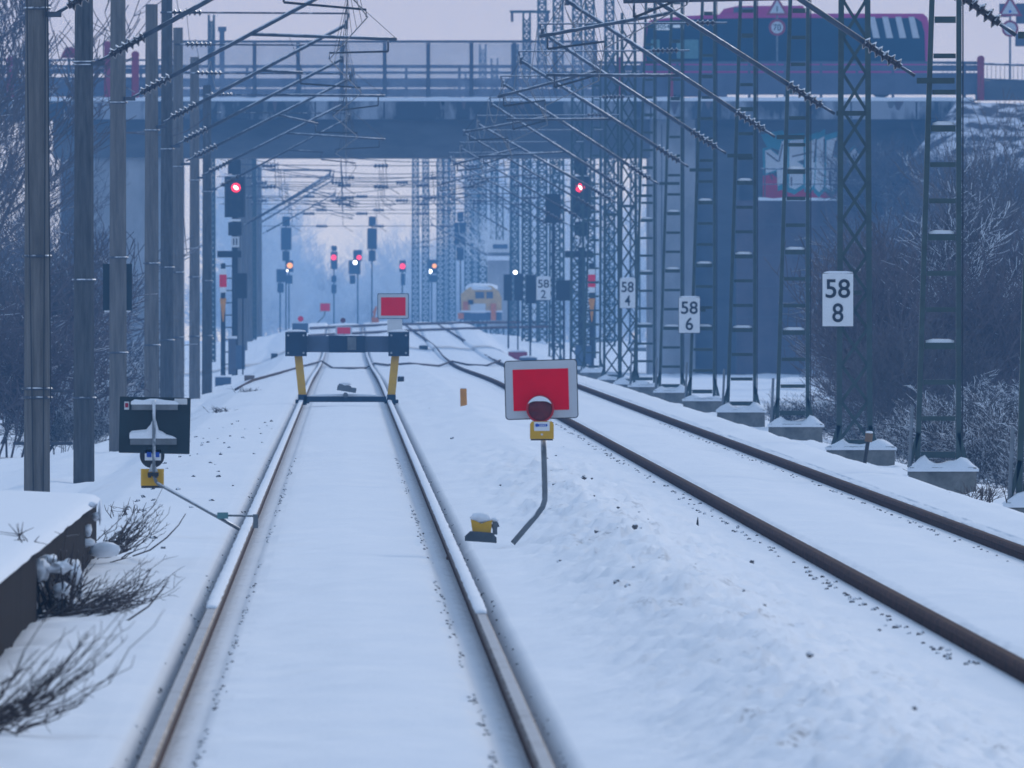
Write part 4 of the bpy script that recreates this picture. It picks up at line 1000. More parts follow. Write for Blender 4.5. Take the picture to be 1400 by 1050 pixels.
# ---------------------------------------------------------------- signals
def sbox(mb, x0, x1, y0, y1, Y, d0, d1, c=0.0):
    a_ = at(x0, y1, Y); b_ = at(x1, y0, Y); return mb.box(a_.x, b_.x, Y + d0, Y + d1, a_.z, b_.z, None, c)
def lamp(px, py, r, Y, dy, mat, parent, core=None):
    c = at(px, py, Y); rr = r / ppm(Y)
    MB().disc((c.x, 0, c.z), rr, Y - dy - 0.06, Y - dy - 0.001, 20).build('lit_lamp', mat, parent)
    if core:
        MB().ngon([(c.x + rr * (0.62 * math.cos(t) * 0.8 + 0.2 * math.sin(t)), Y - dy - 0.07, c.z + rr * (0.3 * math.sin(t) - 0.5 * math.cos(t) * 0.7)) for t in [6.283 * q / 14 for q in range(14)]], 0.008).build('lamp_core', core, parent)
def main_signal(dx, Y, label, board_x, flip):
    base = at(dx, 500, Y)
    root = thing('main_signal', (base.x, Y, ground(base.x, Y)), label, 'signal', 'tall main signals at the bridge')
    tz = at(0, 218, Y).z
    MB().box(base.x - 0.10, base.x + 0.10, Y + 0.16, Y + 0.34, ground(base.x, Y) - 0.3, tz).build('post', 'signal_black', root)
    sbox(MB(), dx - 9.5, dx + 8.5, 218, 238, Y, 0, 0.155, 0.03).build('upper_indicator', 'signal_black', root)
    h = sbox(MB(), dx - 14, dx + 14, 241, 297, Y, 0.0, 0.155, 0.06).build('signal_head', 'signal_black', root)
    c = at(dx, 241, Y); MB().blob((c.x, Y + 0.07, c.z), 0.3, 0.08, 0.035, dx, 0.1, 12, 6, c.z).build('snow', 'snow_cap', h, True)
    lamp(dx + 1.5 - (3 if flip else 0), 256.5, 6.2, Y, 0.0, 'lamp_red', h, 'lamp_red_core')
    for (ax, ay) in ((-6, 268), (6, 272), (-6, 281), (5, 288)):
        v = at(dx + ax, ay, Y); MB().tube([(v.x, Y - 0.10, v.z), (v.x, Y - 0.001, v.z)], 0.07, 10).build('lamp_hood', 'black_paint', h)
    sbox(MB(), dx - 8, dx + 8, 299.5, 302.5, Y, -0.03, 0.15).build('white_bar', 'sign_white', root)
    sbox(MB(), dx - 9, dx + 9.5, 303.5, 322, Y, 0, 0.155, 0.03).build('lower_indicator', 'signal_black', root)
    pl = sbox(MB(), dx - 5, dx + 6, 323.5, 338, Y, 0.02, 0.05).build('number_plate', 'plate_white', root)
    sbox(MB(), dx - 2.5, dx - 0.5, 326, 335, Y, 0.012, 0.019).build('number', 'sign_black', pl); sbox(MB(), dx + 1.5, dx + 3.5, 326, 335, Y, 0.012, 0.019).build('number', 'sign_black', pl)
    sbox(MB(), dx - 24 if not flip else dx - 22, dx + 9 if not flip else dx + 16, 343, 352, Y, 0.0, 0.9).build('platform', 'signal_black', root)
    b = board_x
    sbox(MB(), b - 4.5, b + 4.5, 367.5, 400, Y, -0.1, -0.07).build('mast_board', 'sign_white', root)
    sbox(MB(), b - 4.9, b + 4.9, 375.5, 392.5, Y, -0.11, -0.1006).build('red_field', 'red_reflective', root)
    MB().ngon([at(b - 4.6, 408, Y) + Vector((0, -0.11, 0)), at(b - 0.4, 440, Y) + Vector((0, -0.11, 0)), at(b + 0.6, 440, Y) + Vector((0, -0.11, 0)), at(b + 4.6, 408, Y) + Vector((0, -0.11, 0))], 0.03).build('yellow_wedge', 'amber_paint', root)
    v = at(b, 360, Y); MB().box(v.x - 0.08, v.x + 0.08, Y - 0.06, Y + 0.1, ground(v.x, Y) - 0.2, v.z).build('board_post', 'signal_black', root)
    if abs(v.x - base.x) > 0.2:
        for k in range(9):
            z_ = ground(base.x, Y) + 0.4 + k * 0.42
            MB().bar((v.x, Y + 0.0, z_), (base.x, Y + 0.0, z_), 0.04, 0.04).build('rung', 'signal_black', root)
    sbox(MB(), dx - 8, dx + 14, 472, 505, Y, -0.2, 0.6).build('cabinet', 'beam_grey', root)
    return root
main_signal(321, 1100, 'left main signal showing a red light beside the concrete masts', 305, False)
main_signal(794.5, 1100, 'right main signal showing a red light in front of the lattice masts', 809, True)
def far_signal(px, Y, parts, lamps, label, boxes=(), width=2):
    base = at(px, 440, Y)
    root = thing('signal', (base.x, Y, prof(Y) - 1.5), label, 'signal', 'small signals beyond the bridge')
    zt = max(at(0, p[2], Y).z for p in parts)
    MB().box(base.x - width / 2 / ppm(Y), base.x + width / 2 / ppm(Y), Y + 0.13, Y + 0.25, prof(Y) - 1.5, zt).build('post', 'signal_black', root)
    hd = None
    for (x0, x1, y0, y1) in parts: hd = sbox(MB(), x0, x1, y0, y1, Y, 0, 0.125, 0.03).build('signal_head', 'signal_black', root)
    for (lx, ly_, r_, m_) in lamps: lamp(lx, ly_, r_, Y, 0.0, m_, hd)
    return root
far_signal(391, 2050, [(386, 396.5, 296, 309), (384, 398.5, 311, 342), (386, 396, 343, 357)], [], 'hazy unlit signal left of centre above an amber light')
far_signal(395, 2200, [(390, 401, 356, 372), (391, 400, 376, 388)], [(396.3, 363, 3.8, 'lamp_amber'), (392.5, 370, 1.4, 'lamp_white')], 'hazy signal lit amber below the unlit signal left of centre')
far_signal(383, 2150, [(378, 391, 368, 386), (379, 388, 387, 400)], [], 'low hazy box signal left of the amber light')
far_signal(456.5, 2250, [(453, 460.5, 336, 343), (452, 461.5, 344, 368), (453, 460, 377, 386), (453, 460, 389, 401)], [(456.3, 352, 3.6, 'lamp_red')], 'slim hazy signal showing red in the middle of the far tracks')
far_signal(489, 2200, [(483, 495, 342, 357), (476.5, 493, 356, 375), (478, 486, 376, 388)], [(491, 352, 3.2, 'lamp_red'), (485.5, 359, 2.6, 'lamp_white')], 'hazy signal with a red and a white light close together')
far_signal(508.5, 2000, [(504, 514, 296, 309), (502, 515.5, 312, 341), (504, 513.5, 342, 357)], [], 'hazy unlit signal rising above the middle red stop board')
far_signal(550, 2250, [(546, 555, 356, 372), (548, 554, 374, 390)], [(550.5, 364, 3.8, 'lamp_red')], 'small far signal showing red directly above the middle stop board')
far_signal(590, 2250, [(584, 598, 355, 374), (587, 597, 376, 386)], [(594, 363.5, 3.0, 'lamp_amber'), (588, 371, 2.6, 'lamp_white')], 'far hazy signal with an amber and a white light')
far_signal(629.5, 2000, [(625, 634, 290, 303), (621, 637, 304, 336), (624, 634, 337, 356)], [], 'hazy unlit signal left of the yellow track machine')
far_signal(695, 1350, [(688.5, 700, 375, 411)], [], 'low dark box signal, left one of three beside the 58 2 sign', width=2.5)
far_signal(708, 1330, [(703, 715.5, 374, 411)], [(704.5, 372.3, 2.6, 'lamp_white')], 'low dark box signal with a white light, middle one of three')
far_signal(725, 1250, [(718.5, 733, 376, 415)], [], 'low dark box signal, right one of three, directly left of the 58 2 sign', width=2.5)
far_signal(771, 1130, [(760, 782, 383, 411)], [], 'dark box signal half hidden between the 58 2 sign and the right main signal', width=3)
far_signal(757, 1150, [(745.5, 767, 265, 305)], [], 'broad dark box on a post left of the right main signal head', width=4)
far_signal(332, 1080, [(320.5, 338, 373.5, 408)], [], 'low dark box signal on a thin pole right of the left main signal', width=2.2)
# small far stop boards and lanterns
def far_board(px, py, w, h, Y, label, lan=None, pole=None):
    c = at(px, py, Y); W, H = w / ppm(Y), h / ppm(Y)
    root = thing('stop_board', (c.x, Y, at(0, 456, Y).z), label, 'stop board', 'red stop boards')
    MB().ngon(rounded(c.x, c.z, W * 1.25, H * 1.3, 0.02, Y + 0.01), 0.02).build('reflective_face', 'white_reflective', root)
    MB().ngon(rounded(c.x, c.z, W, H, 0.01, Y, 0, 1), 0.006).build('red_panel', 'red_reflective', root)
    if pole: MB().tube([at(px, py + h / 2, Y), at(*pole[0], Y), at(*pole[1], Y)], 0.04, 6).build('post', 'galvanised_steel', root)
    else: MB().tube([at(px, py + h / 2, Y), at(px, 458, Y)], 0.04, 6).build('post', 'galvanised_steel', root)
    if lan: v = at(*lan, Y); MB().disc((v.x, 0, v.z), 3.6 / ppm(Y), Y - 0.05, Y, 14).build('lantern', 'red_lens', root)
far_board(470, 452, 18, 9, 1150, 'far red stop board peeping over the middle of the buffer beam', (469, 438))
far_board(444.5, 420, 13, 10, 1520, 'tiny far red stop board on a slanting post left of the middle stop board', None, ((443, 432), (424, 452)))
lr = thing('warning_lantern', at(411, 452, 1300), 'far red lantern standing on a grey box just above the left buffer plate', 'lantern', 'yellow warning lanterns')
sbox(MB(), 399.5, 421.5, 442, 455, 1300, 0, 0.3).build('box', 'beam_grey', lr)
v = at(411, 436, 1300); MB().disc((v.x, 0, v.z), 4.0 / ppm(1300), 1299.98, 1300.04, 16).build('lamp', 'red_reflective', lr)

# ---------------------------------------------------------------- things beyond
# headspan towers
def tower(px, Y, top_py, w, label, wb=None):
    c = at(px, 440, Y); W = w / ppm(Y); zt = at(0, top_py, Y).z; zb = prof(Y) - 1.3
    root = thing('lattice_tower', (c.x, Y, zb), label, 'tower', 'tall lattice towers beyond the bridge')
    wb = (wb or w * 1.35) / ppm(Y)
    def hw(z): return lerp(wb, W, (z - zb) / (zt - zb)) / 2
    for sx in (-1, 1):
        for sy in (-1, 1):
            MB().bar((c.x + sx * hw(zb), Y + sy * 0.3, zb), (c.x + sx * hw(zt), Y + sy * 0.3, zt), 0.09, 0.08).build('leg', 'green_paint', root)
    mb = MB(); z = zb + 0.2; h = W * 1.1
    while z + h < zt:
        mb.bar((c.x - hw(z), Y - 0.3, z), (c.x + hw(z + h), Y - 0.3, z + h), 0.06, 0.02)
        mb.bar((c.x + hw(z), Y - 0.28, z), (c.x - hw(z + h), Y - 0.28, z + h), 0.06, 0.02)
        mb.bar((c.x - hw(z), Y - 0.26, z), (c.x + hw(z), Y - 0.26, z), 0.08, 0.02)
        z += h
    mb.build('lattice', 'green_paint', root)
    return root
tw = [(720, 1420, 16, 9), (741, 1440, -30, 10), (763, 1380, -40, 12), (789, 1400, -40, 11), (806, 1345, -45, 11), (833, 1450, -50, 11), (568, 2150, 150, 7), (582, 2200, 150, 7), (602, 2100, 130, 7), (618, 2200, 120, 7), (640, 2050, 100, 7), (660, 1900, 60, 8), (610, 2300, 190, 6), (650, 2200, 150, 6), (676, 1800, 80, 8), (704, 1700, 60, 8), (289, 1330, 20, 7), (345, 1450, 120, 7)]
tl = ['short lattice tower with a cross arm just above the noise screen', 'pale lattice tower right of the one with the cross arm', 'dark lattice tower crossed by the sloping tube above the screen end', 'lattice tower behind the right end of the noise screen',
      'lattice tower directly right of the noise screen', 'broadest lattice tower left of the bus', 'left one of the tall pair of hazy towers under the bridge', 'right one of the tall pair of hazy towers under the bridge'] + \
     ['hazy lattice tower in the far cluster under the bridge'] * 8 + ['thin lattice post standing above the left end of the noise screen', 'faint lattice tower right of the left main signal']
for t_, l_ in zip(tw, tl):
    rt = tower(t_[0], t_[1], t_[2], t_[3], l_)
    if t_[0] == 720:
        z = at(0, 16, t_[1]).z; x0 = at(697, 0, t_[1]).x; x1 = at(752, 0, t_[1]).x
        am = MB().bar((x0, t_[1], z), (x1, t_[1], z), 0.12, 0.1).build('cross_arm', 'green_paint', rt)
        for x_ in (x0 + 0.1, x1 - 0.1): MB().tube([(x_, t_[1], z), (x_, t_[1], z - 0.45)], 0.06, 6).build('insulator', 'insulator_glaze', rt)
bxp = thing('equipment_box', at(304, 52, 1340), 'small box on a post above the left end of the noise screen', 'box')
sbox(MB(), 298, 309.5, 36.5, 43, 1340, 0, 0.2).build('box', 'railing_steel', bxp); sbox(MB(), 300, 307, 43, 160, 1340, 0.05, 0.15).build('post', 'railing_steel', bxp)
# cross-span wires with insulators
for k, (Y, zc, x0, x1) in enumerate(((1305, 8.3, -4.3, 10.8), (1380, 8.1, -5.5, 9.2), (1440, 8.0, -5.6, 9.0), (1520, 8.4, -5.2, 7.5), (1600, 8.0, -6, 5), (1700, 7.6, -6, 6.5))):
    root = thing('cross_span', ((x0 + x1) / 2, Y, zc - 2), 'hazy cross span of wires with dark insulators strung over the far tracks', 'wires', 'cross spans over the far tracks')
    for j, (z0, sag) in enumerate(((zc, 1.0), (zc - 1.1, 0.05), (zc - 2.0, 0.0))):
        pts = [(lerp(x0, x1, i / 16), Y, z0 - sag * 4 * (i / 16) * (1 - i / 16)) for i in range(17)]
        w = MB().tube(pts, 0.022, 4, False).build('span_wire', 'wire', root)
        if j:
            for x_ in (x0 + 1.2, lerp(x0, x1, 0.38), lerp(x0, x1, 0.62), x1 - 1.2):
                MB().sheds((x_ - 0.3, Y, z0 - sag), (x_ + 0.3, Y, z0 - sag), 0.11, 4, 0.5, 6).build('insulator', 'insulator_glaze', w)
    for x_ in (-2.9, -0.2, 1.6, 3.9, 6.4):
        if x0 < x_ < x1: MB().tube([(x_, Y, zc - 0.5), (x_ + 0.1, Y, zc - 2.0), (x_ + 0.6, Y, zc - 2.3)], 0.02, 4, False).build('hanger', 'wire', root)
# more cantilever masts beyond the bridge, both sides and on further tracks
k = 0
for (x, s_, Ys_) in ((-4.3, 1, (1290, 1365, 1440, 1520, 1610)), (8.4, -1, (1290, 1430, 1600, 1750)), (12.6, -1, (1400, 1560))):
    for Y in Ys_:
        fn = lattice_mast if (s_ < 0) else None
        if fn: root = lattice_mast(x, Y, 'hazy lattice cantilever mast beyond the bridge on the right', 8.6, False, -0.8, group='far hazy cantilever masts on the right')
        else: root = concrete_mast(x, Y, 'hazy cantilever mast beyond the bridge on the left', 8.0, -0.9, group='far hazy cantilever masts on the left')
        reg = (x + s_ * 2.0, x + s_ * 3.4, 5.5, x + s_ * 3.0) if k % 2 else (x + s_ * 2.6, x + s_ * 4.8, 5.5, x + s_ * 3.6)
        cantilever(root, x, Y, s_, 4.6, (x + s_ * 3.7, 6.7), 6.9, reg, detail=False, tr=0.045)
        k += 1

# yellow track machine
Y = 1640.0
tm = thing('track_machine', at(657, 441, Y), 'pale yellow track machine with a snowy roof behind the far tracks', 'track machine')
sbox(MB(), 630, 686, 426, 438, Y, 0.0, 6, 0.1).build('frame', 'beam_grey', tm)
MB().ngon([at(x_, y_, Y) for x_, y_ in ((631, 426), (630.5, 402), (640, 394), (652, 390), (672, 391), (682, 398), (686, 408), (686, 426))], 5).build('cab', 'machine_yellow', tm)
sbox(MB(), 643, 664, 415, 428, Y, -0.03, -0.003).build('windscreen', 'plate_white', tm); sbox(MB(), 633, 640, 412, 424, Y, -0.03, -0.003).build('side_panel', 'machine_orange', tm)
sbox(MB(), 671, 678, 415, 438, Y, -0.2, -0.0031).build('orange_post', 'machine_orange', tm); sbox(MB(), 640, 647, 410, 416, Y, -0.1, -0.003).build('lamp_box', 'signal_black', tm)
sbox(MB(), 626, 634, 428, 436, Y, -0.5, -0.0032).build('buffer_box', 'machine_orange', tm)
for (x0, x1, y0, y1) in ((650, 662, 399, 408), (665, 674, 399, 408)): sbox(MB(), x0, x1, y0, y1, Y, -0.03, -0.003).build('window', 'guard_rail_steel', tm)
sbox(MB(), 629, 687, 424.5, 427, Y, -0.06, -0.0031).build('step', 'snow_cap', tm)
c = at(658, 391, Y); MB().blob((c.x, Y + 1.5, c.z - 0.08), 0.85, 1.9, 0.22, 3, 0.12, 16, 8).build('snow', 'snow_cap', tm, True)
# small crane-like machine left of the middle stop board
Y = 1480.0
cr = thing('excavator', at(512, 447, Y), 'small far brownish excavator standing left of the middle red stop board', 'excavator')
sbox(MB(), 508, 518, 434, 441, Y, 0, 1.2, 0.05).build('body', 'machine_orange', cr); sbox(MB(), 505.5, 519, 441.5, 446, Y, -0.05, 1.3).build('crawler', 'black_paint', cr)
MB().bar(at(511, 434, Y), at(514.5, 419, Y), 0.09, 0.12).bar(at(514.5, 419, Y), at(510, 428, Y), 0.07, 0.1).build('boom', 'machine_orange', cr)
# pale building at the end
Y = 1710.0
hb = thing('building', at(685, 440, Y), 'far white fronted building with a snowy flat roof above the track machine', 'building')
sbox(MB(), 664, 709, 328, 345, Y, 0, 9).build('upper_front', 'hut_white', hb); sbox(MB(), 667, 706, 345.5, 446, Y, 0.3, 8).build('wall', 'pier_concrete', hb)
sbox(MB(), 665, 708, 350, 356, Y, -0.3, 0.297).build('sill', 'snow_cap', hb); sbox(MB(), 674, 694, 334, 340, Y, -0.1, -0.003).build('window', 'beam_grey', hb)

# low things left by the line under the bridge
cb = thing('cable_cabinet', at(317, 494, 1040), 'pale grey roadside cabinet with a snow cap below the left main signal', 'cabinet')
sbox(MB(), 312, 322.5, 463, 512, 1040, 0, 0.3).build('case', 'guard_rail_steel', cb); sbox(MB(), 310.5, 324, 459.5, 463, 1040, -0.03, 0.33).build('snow', 'snow_cap', cb)
for k, (px, py, w, Yk, lb, m_) in enumerate(((341, 504, 14, 900, 'low brown topped box lying in the snow below the left main signal', 'wood'), (375, 477, 9, 1180, 'small dark switch box beside the track left of the buffer stop', 'black_paint'), (579, 475, 12, 1200, 'small dark switch box in the snow right of the buffer stop', 'black_paint'), (548, 520, 9, 690, 'small dark point lever box right of the yellow buffer leg', 'black_paint'), (708, 471, 26, 1180, 'low red and brown box by the foot of the box signals', 'red_paint'), (722, 482, 24, 1050, 'dark cable trough lying by the foot of the box signals', 'beam_grey'), (769, 475, 13, 1050, 'orange yellow box low beside the lattice mast feet', 'machine_yellow'), (305, 480, 22, 980, 'dark blue cabinet at the foot of the left concrete masts', 'beam_grey'))):
    c = at(px, py, Yk); zg = ground(c.x, Yk); W = w / ppm(Yk); h = W * (0.45 if w > 10 else 0.7)
    c.z = zg
    bxr = thing('equipment_box', c, lb, 'box')
    MB().box(c.x - W / 2, c.x + W / 2, Yk, Yk + W * 0.8, zg - 0.1, zg + h, None, W * 0.06).build('case', m_, bxr)
    MB().blob((c.x, Yk + W * 0.4, zg + h), W * 0.5, W * 0.42, h * 0.25, k, 0.15, 12, 6, zg + h - 0.002).build('snow', 'snow_cap', bxr, True)

# ---------------------------------------------------------------- embankments of the road
def bank(name, x0, x1, label, hfun):
    mb = MB(); nx = 70; ny = 36; vs = []
    for j in range(ny):
        for i in range(nx):
            x = lerp(x0, x1, (i / (nx - 1))); Y = lerp(1150, 1222, j / (ny - 1))
            vs.append((x, Y, hfun(x, Y) + 0.18 * fbm(x * 0.5, Y * 0.3) + 0.08 * fbm(x * 2, Y)))
    mb.add(vs, [(j * nx + i, j * nx + i + 1, (j + 1) * nx + i + 1, (j + 1) * nx + i) for j in range(ny - 1) for i in range(nx - 1)])
    return tag(mb.build(name, 'brushy_snow', None, True, (0, 0, 0)), label, None, None, 'structure')
bank('embankment', 13.6, 140, 'snowy road embankment rising to the right end of the bridge', lambda x, Y: min(9.05, -1.6 + (x - 16.8) * 2.0 + 1.5 * noise.noise((x * 0.5, Y * 0.1, 2)), -1.6 + (Y - 1162) * 0.32 if Y < 1199 else 10.2, -1.5 + max(0, (1260 - Y)) * 0.4))
bank('embankment', -140, -11.2, 'snowy road embankment rising to the left end of the bridge', lambda x, Y: min(9.0, -1.6 + (-x - 11.6) * 1.1, -1.6 + (Y - 1162) * 0.32 if Y < 1199 else 10.2, -1.5 + max(0, (1260 - Y)) * 0.4))

# ---------------------------------------------------------------- bare trees, thickets and bushes
def seg(mb, p, q, r0, r1, n=3):
    t = (q - p)
    if t.length < 1e-5: return
    t.normalize(); u = t.orthogonal().normalized(); w = t.cross(u)
    vs = []
    for c, r in ((p, r0), (q, r1)):
        for k in range(n):
            a = 2 * math.pi * k / n + 0.6
            vs.append(c + (u * math.cos(a) + w * math.sin(a)) * r)
    mb.add(vs, [(k, (k + 1) % n, n + (k + 1) % n, n + k) for k in range(n)])
def grow(mbs, rg, p, d, length, r, level, maxl, up, split, curl, rmin):
    """one limb made of short bent segments that throws side limbs"""
    nseg = 4 if level < 2 else 3
    q = p.copy(); dd = d.copy()
    for i in range(nseg):
        dd = (dd + Vector((rg.gauss(0, curl), rg.gauss(0, curl), rg.gauss(0, curl) + up * 0.12))).normalized()
        nq = q + dd * (length / nseg)
        r1 = max(rmin, r * (1 - 0.55 * (i + 1) / nseg)); r0 = max(rmin, r * (1 - 0.55 * i / nseg))
        seg(mbs[0] if level == 0 else mbs[1], q, nq, r0, r1, 6 if level == 0 else 3)
        q = nq
        if level < maxl:
            m = split[level]
            kk = int(m) + (1 if rg.random() < m - int(m) else 0)
            if i == 0 and level == 0: kk = 0
            for _ in range(kk):
                ax = Vector((rg.gauss(0, 1), rg.gauss(0, 1), rg.gauss(0, 0.5)))
                sd = (dd * 0.75 + ax.normalized() * rg.uniform(0.5, 0.9) + Vector((0, 0, up * 0.25))).normalized()
                grow(mbs, rg, q.copy(), sd, length * rg.uniform(0.45, 0.72), r1 * 0.6, level + 1, maxl, up, split, curl, rmin)
def tree_meshes(seed, H, split, rmin, r=0.16, up=0.7, maxl=4, trunks=1, spread=0.0):
    rg = random.Random(seed); a = MB(); b_ = MB()
    for k in range(trunks):
        an = 6.283 * k / trunks + rg.random(); rad = spread * rg.random() ** 0.5
        p = Vector((rad * math.cos(an), rad * math.sin(an), -0.2))
        d = Vector((rg.gauss(0, 0.08) + 0.35 * math.cos(an) * (trunks > 1), rg.gauss(0, 0.08) + 0.35 * math.sin(an) * (trunks > 1), 1)).normalized()
        grow((a, b_), rg, p, d, H * 0.62 * rg.uniform(0.75, 1.05), r, 0, maxl, up, split, 0.10, rmin)
    return a, b_
def plant(name, loc, meshes, label, cat, group, mat, rot=0, sc=1.0, parts=('trunk', 'crown')):
    o = thing(name, loc, label, cat, group); BASE[o.name] = Vector((0, 0, 0))
    if parts[0]: meshes[0].build(parts[0], mat, o); meshes[1].build(parts[1], mat, o)
    else:
        al = MB(); al.add(meshes[0].v, meshes[0].f); al.add(meshes[1].v, meshes[1].f); al.build(parts[1], mat, o)
    o.rotation_euler = (0, 0, rot); o.scale = (sc, sc, sc)
    return o
tA = tree_meshes(1, 10, (2.2, 2.0, 2.0, 1.6), 0.011, 0.13)
tB = tree_meshes(2, 10, (2.6, 2.0, 1.8, 1.5), 0.011, 0.12, 0.9)
tC = tree_meshes(5, 9, (2.4, 2.2, 1.9, 1.4), 0.010, 0.11, 0.5)
sA = tree_meshes(11, 3.6, (1.8, 1.7, 1.5), 0.0075, 0.028, 0.7, 3, 26, 1.3)
sB = tree_meshes(12, 3.0, (1.8, 1.8, 1.6), 0.0075, 0.024, 0.3, 3, 24, 1.5)
sC = tree_meshes(13, 2.2, (1.9, 1.8, 1.6), 0.007, 0.018, 0.1, 3, 22, 1.2)
print('tree quads', [len(m.f) for t in (tA, tB, tC, sA, sB, sC) for m in t])
protos = {}
def put(kind, name, x, Y, sc, rot, label, cat, group, mat='bark', z=None):
    z = ground(x, Y) if z is None else z
    key = (kind, mat)
    src = {'tA': tA, 'tB': tB, 'tC': tC, 'sA': sA, 'sB': sB, 'sC': sC}[kind]
    prt = ('trunk', 'crown') if kind[0] == 't' else (None, 'crown')
    if key not in protos:
        o = plant(name, Vector((x, Y, z - 0.1)), src, label, cat, group, mat, rot, sc, prt); protos[key] = o
    else:
        o = copy_tree(protos[key]); o.name = name; o.location = (x, Y, z - 0.1); o.rotation_euler = (0, 0, rot); o.scale = (sc, sc, sc * 1.0)
        o['label'] = label; o['category'] = cat; o['group'] = group
    return o
rg = random.Random(21)
WD = {k: sorted(abs(v[0]) for m in t for v in m.v)[int(0.93 * sum(len(m.v) for m in t))] for k, t in (('sA', sA), ('sB', sB), ('sC', sC))}
HT = {k: max(v[2] for m in t for v in m.v) for k, t in (('tA', tA), ('tB', tB), ('tC', tC), ('sA', sA), ('sB', sB), ('sC', sC))}
# right: dense dark thicket behind the masts
for Y in (540, 570, 600, 640, 685, 735, 790, 850, 915, 985, 1055, 1110):
    px = 1190
    while px < 1440:
        kind = rg.choice(('sA', 'sA', 'sB')); x = at(px, 0, Y).x; Yk = Y + rg.uniform(-14, 14)
        top = lerp(400, 262, sstep(1190, 1275, px)) + (85 * sstep(1270, 1350, px)) + rg.uniform(-25, 45)
        sc = (at(px, top, Yk).z - ground(x, Yk)) / HT[kind]
        sc = min(sc, 1.9); x = max(x, at(1168, 0, Yk).x + WD[kind] * sc * 0.85)
        put(kind, 'thicket_shrub', x, Yk, sc, rg.uniform(0, 6.28), 'dark leafless shrub in the dense thicket behind the right hand masts', 'shrub', 'leafless shrubs of the right hand thicket', 'dark_bark' if rg.random() < 0.7 else 'bark')
        px += rg.uniform(0.75, 1.3) * ppm(Y)
for Y, x, sc in ((430, 8.9, 0.5), (420, 9.5, 0.5), (455, 9.1, 0.6), (446, 9.9, 0.6), (400, 8.9, 0.4), (470, 8.7, 0.45), (500, 9.2, 0.5), (385, 8.6, 0.3), (545, 9.3, 0.45), (590, 9.2, 0.4), (640, 9.0, 0.35), (415, 10.0, 0.5), (520, 10.2, 0.6), (500, 10.6, 0.6), (470, 10.0, 0.55), (485, 9.5, 0.5), (530, 10.9, 0.7), (440, 9.4, 0.45)):
    put('sC', 'snowy_bush', x, Y, sc, rg.uniform(0, 6.28), 'low snow dusted bush in front of the right hand thicket', 'bush', 'low snowy bushes before the right hand thicket', 'snowy_twig')
for i, (x, Y, k, sc, lb) in enumerate(((11.6, 575, 'tA', 0.42, 'bare tree with snowy twigs nearest the right edge, behind the tallest ladder mast'), (13.0, 660, 'tB', 0.50, 'bare tree with fanned snowy twigs below the right end of the bridge railing'),
                             (15.5, 800, 'tC', 0.6, 'bare spreading tree deep in the right hand thicket'), (17.5, 900, 'tA', 0.66, 'bare tree right of the ladder mast against the snowy embankment'), (19.5, 1020, 'tB', 0.6, 'slim bare tree standing on the foot of the road embankment'),
                             (14.2, 720, 'tB', 0.45, 'small bare tree between the lattice mast and the tallest ladder mast'), (20.4, 1100, 'tC', 0.5, 'bare tree on the embankment slope under the red post'), (22.6, 1130, 'tA', 0.5, 'bare tree on the embankment slope at the right edge'))):
    put(k, 'bare_tree', x, Y, sc, i * 1.3, lb, 'tree', 'bare trees on the right', 'bark' if i % 3 else 'snowy_twig')
for k in range(34):
    x = rg.uniform(19.5, 26); Y = rg.uniform(1150, 1190)
    put('sC' if k % 2 else 'sB', 'slope_shrub', x, Y, rg.uniform(0.5, 1.05), rg.uniform(0, 6.28), 'small bare shrub on the slope of the right hand road embankment', 'shrub', 'shrubs on the road embankment', 'bark', -1.8 + (Y - 1162) * 0.32 if Y > 1164 else -1.2)
# left: trees and thickets
for Y in (560, 630, 700, 780, 870, 960, 1050, 1120):
    px = 52
    while px > -40:
        kind = rg.choice(('sA', 'sB', 'sC')); x = at(px, 0, Y).x; Yk = Y + rg.uniform(-15, 15)
        top = rg.uniform(230, 420) if Y > 600 else rg.uniform(330, 480)
        sc = (at(px, top, Yk).z - ground(x, Yk)) / HT[kind]
        sc = max(0.3, min(sc, 2.0)); x = min(x, at(96, 0, Yk).x - WD[kind] * sc * 0.85)
        put(kind, 'thicket_shrub', x, Yk, sc, rg.uniform(0, 6.28), 'bare shrub with snow on its twigs behind the left hand concrete masts', 'shrub', 'bare shrubs behind the concrete masts', 'bark' if rg.random() < 0.7 else 'dark_bark')
        px -= rg.uniform(1.1, 1.9) * ppm(Y)
for px, Y, top in ((78, 720, 430), (92, 640, 470), (118, 760, 445), (140, 820, 455), (84, 560, 520), (172, 900, 470), (135, 600, 545)):
    x = at(px, 0, Y).x; put('sC', 'snowy_bush', x, Y, (at(px, top, Y).z - ground(x, Y)) / HT['sC'], rg.uniform(0, 6.28), 'low snow laden bush between the left hand concrete masts', 'bush', 'low snowy bushes between the concrete masts', 'snowy_twig')
for i, (x, Y, k, sc, lb) in enumerate(((-8.2, 720, 'tA', 1.15, 'bare tree at the left edge whose branches fan across the sky'), (-10.5, 860, 'tB', 1.2, 'bare tree between the first two concrete masts rising above the bridge'),
                              (-7.3, 640, 'tC', 0.9, 'bare drooping tree at the far left beside the first mast'), (-12.5, 1010, 'tC', 1.2, 'bare tree behind the left end of the bridge railing'), (-9.6, 930, 'tA', 0.7, 'bare tree low behind the second concrete mast'))):
    put(k, 'bare_tree', x, Y, sc, i * 1.9 + 0.4, lb, 'tree', 'bare trees on the left')
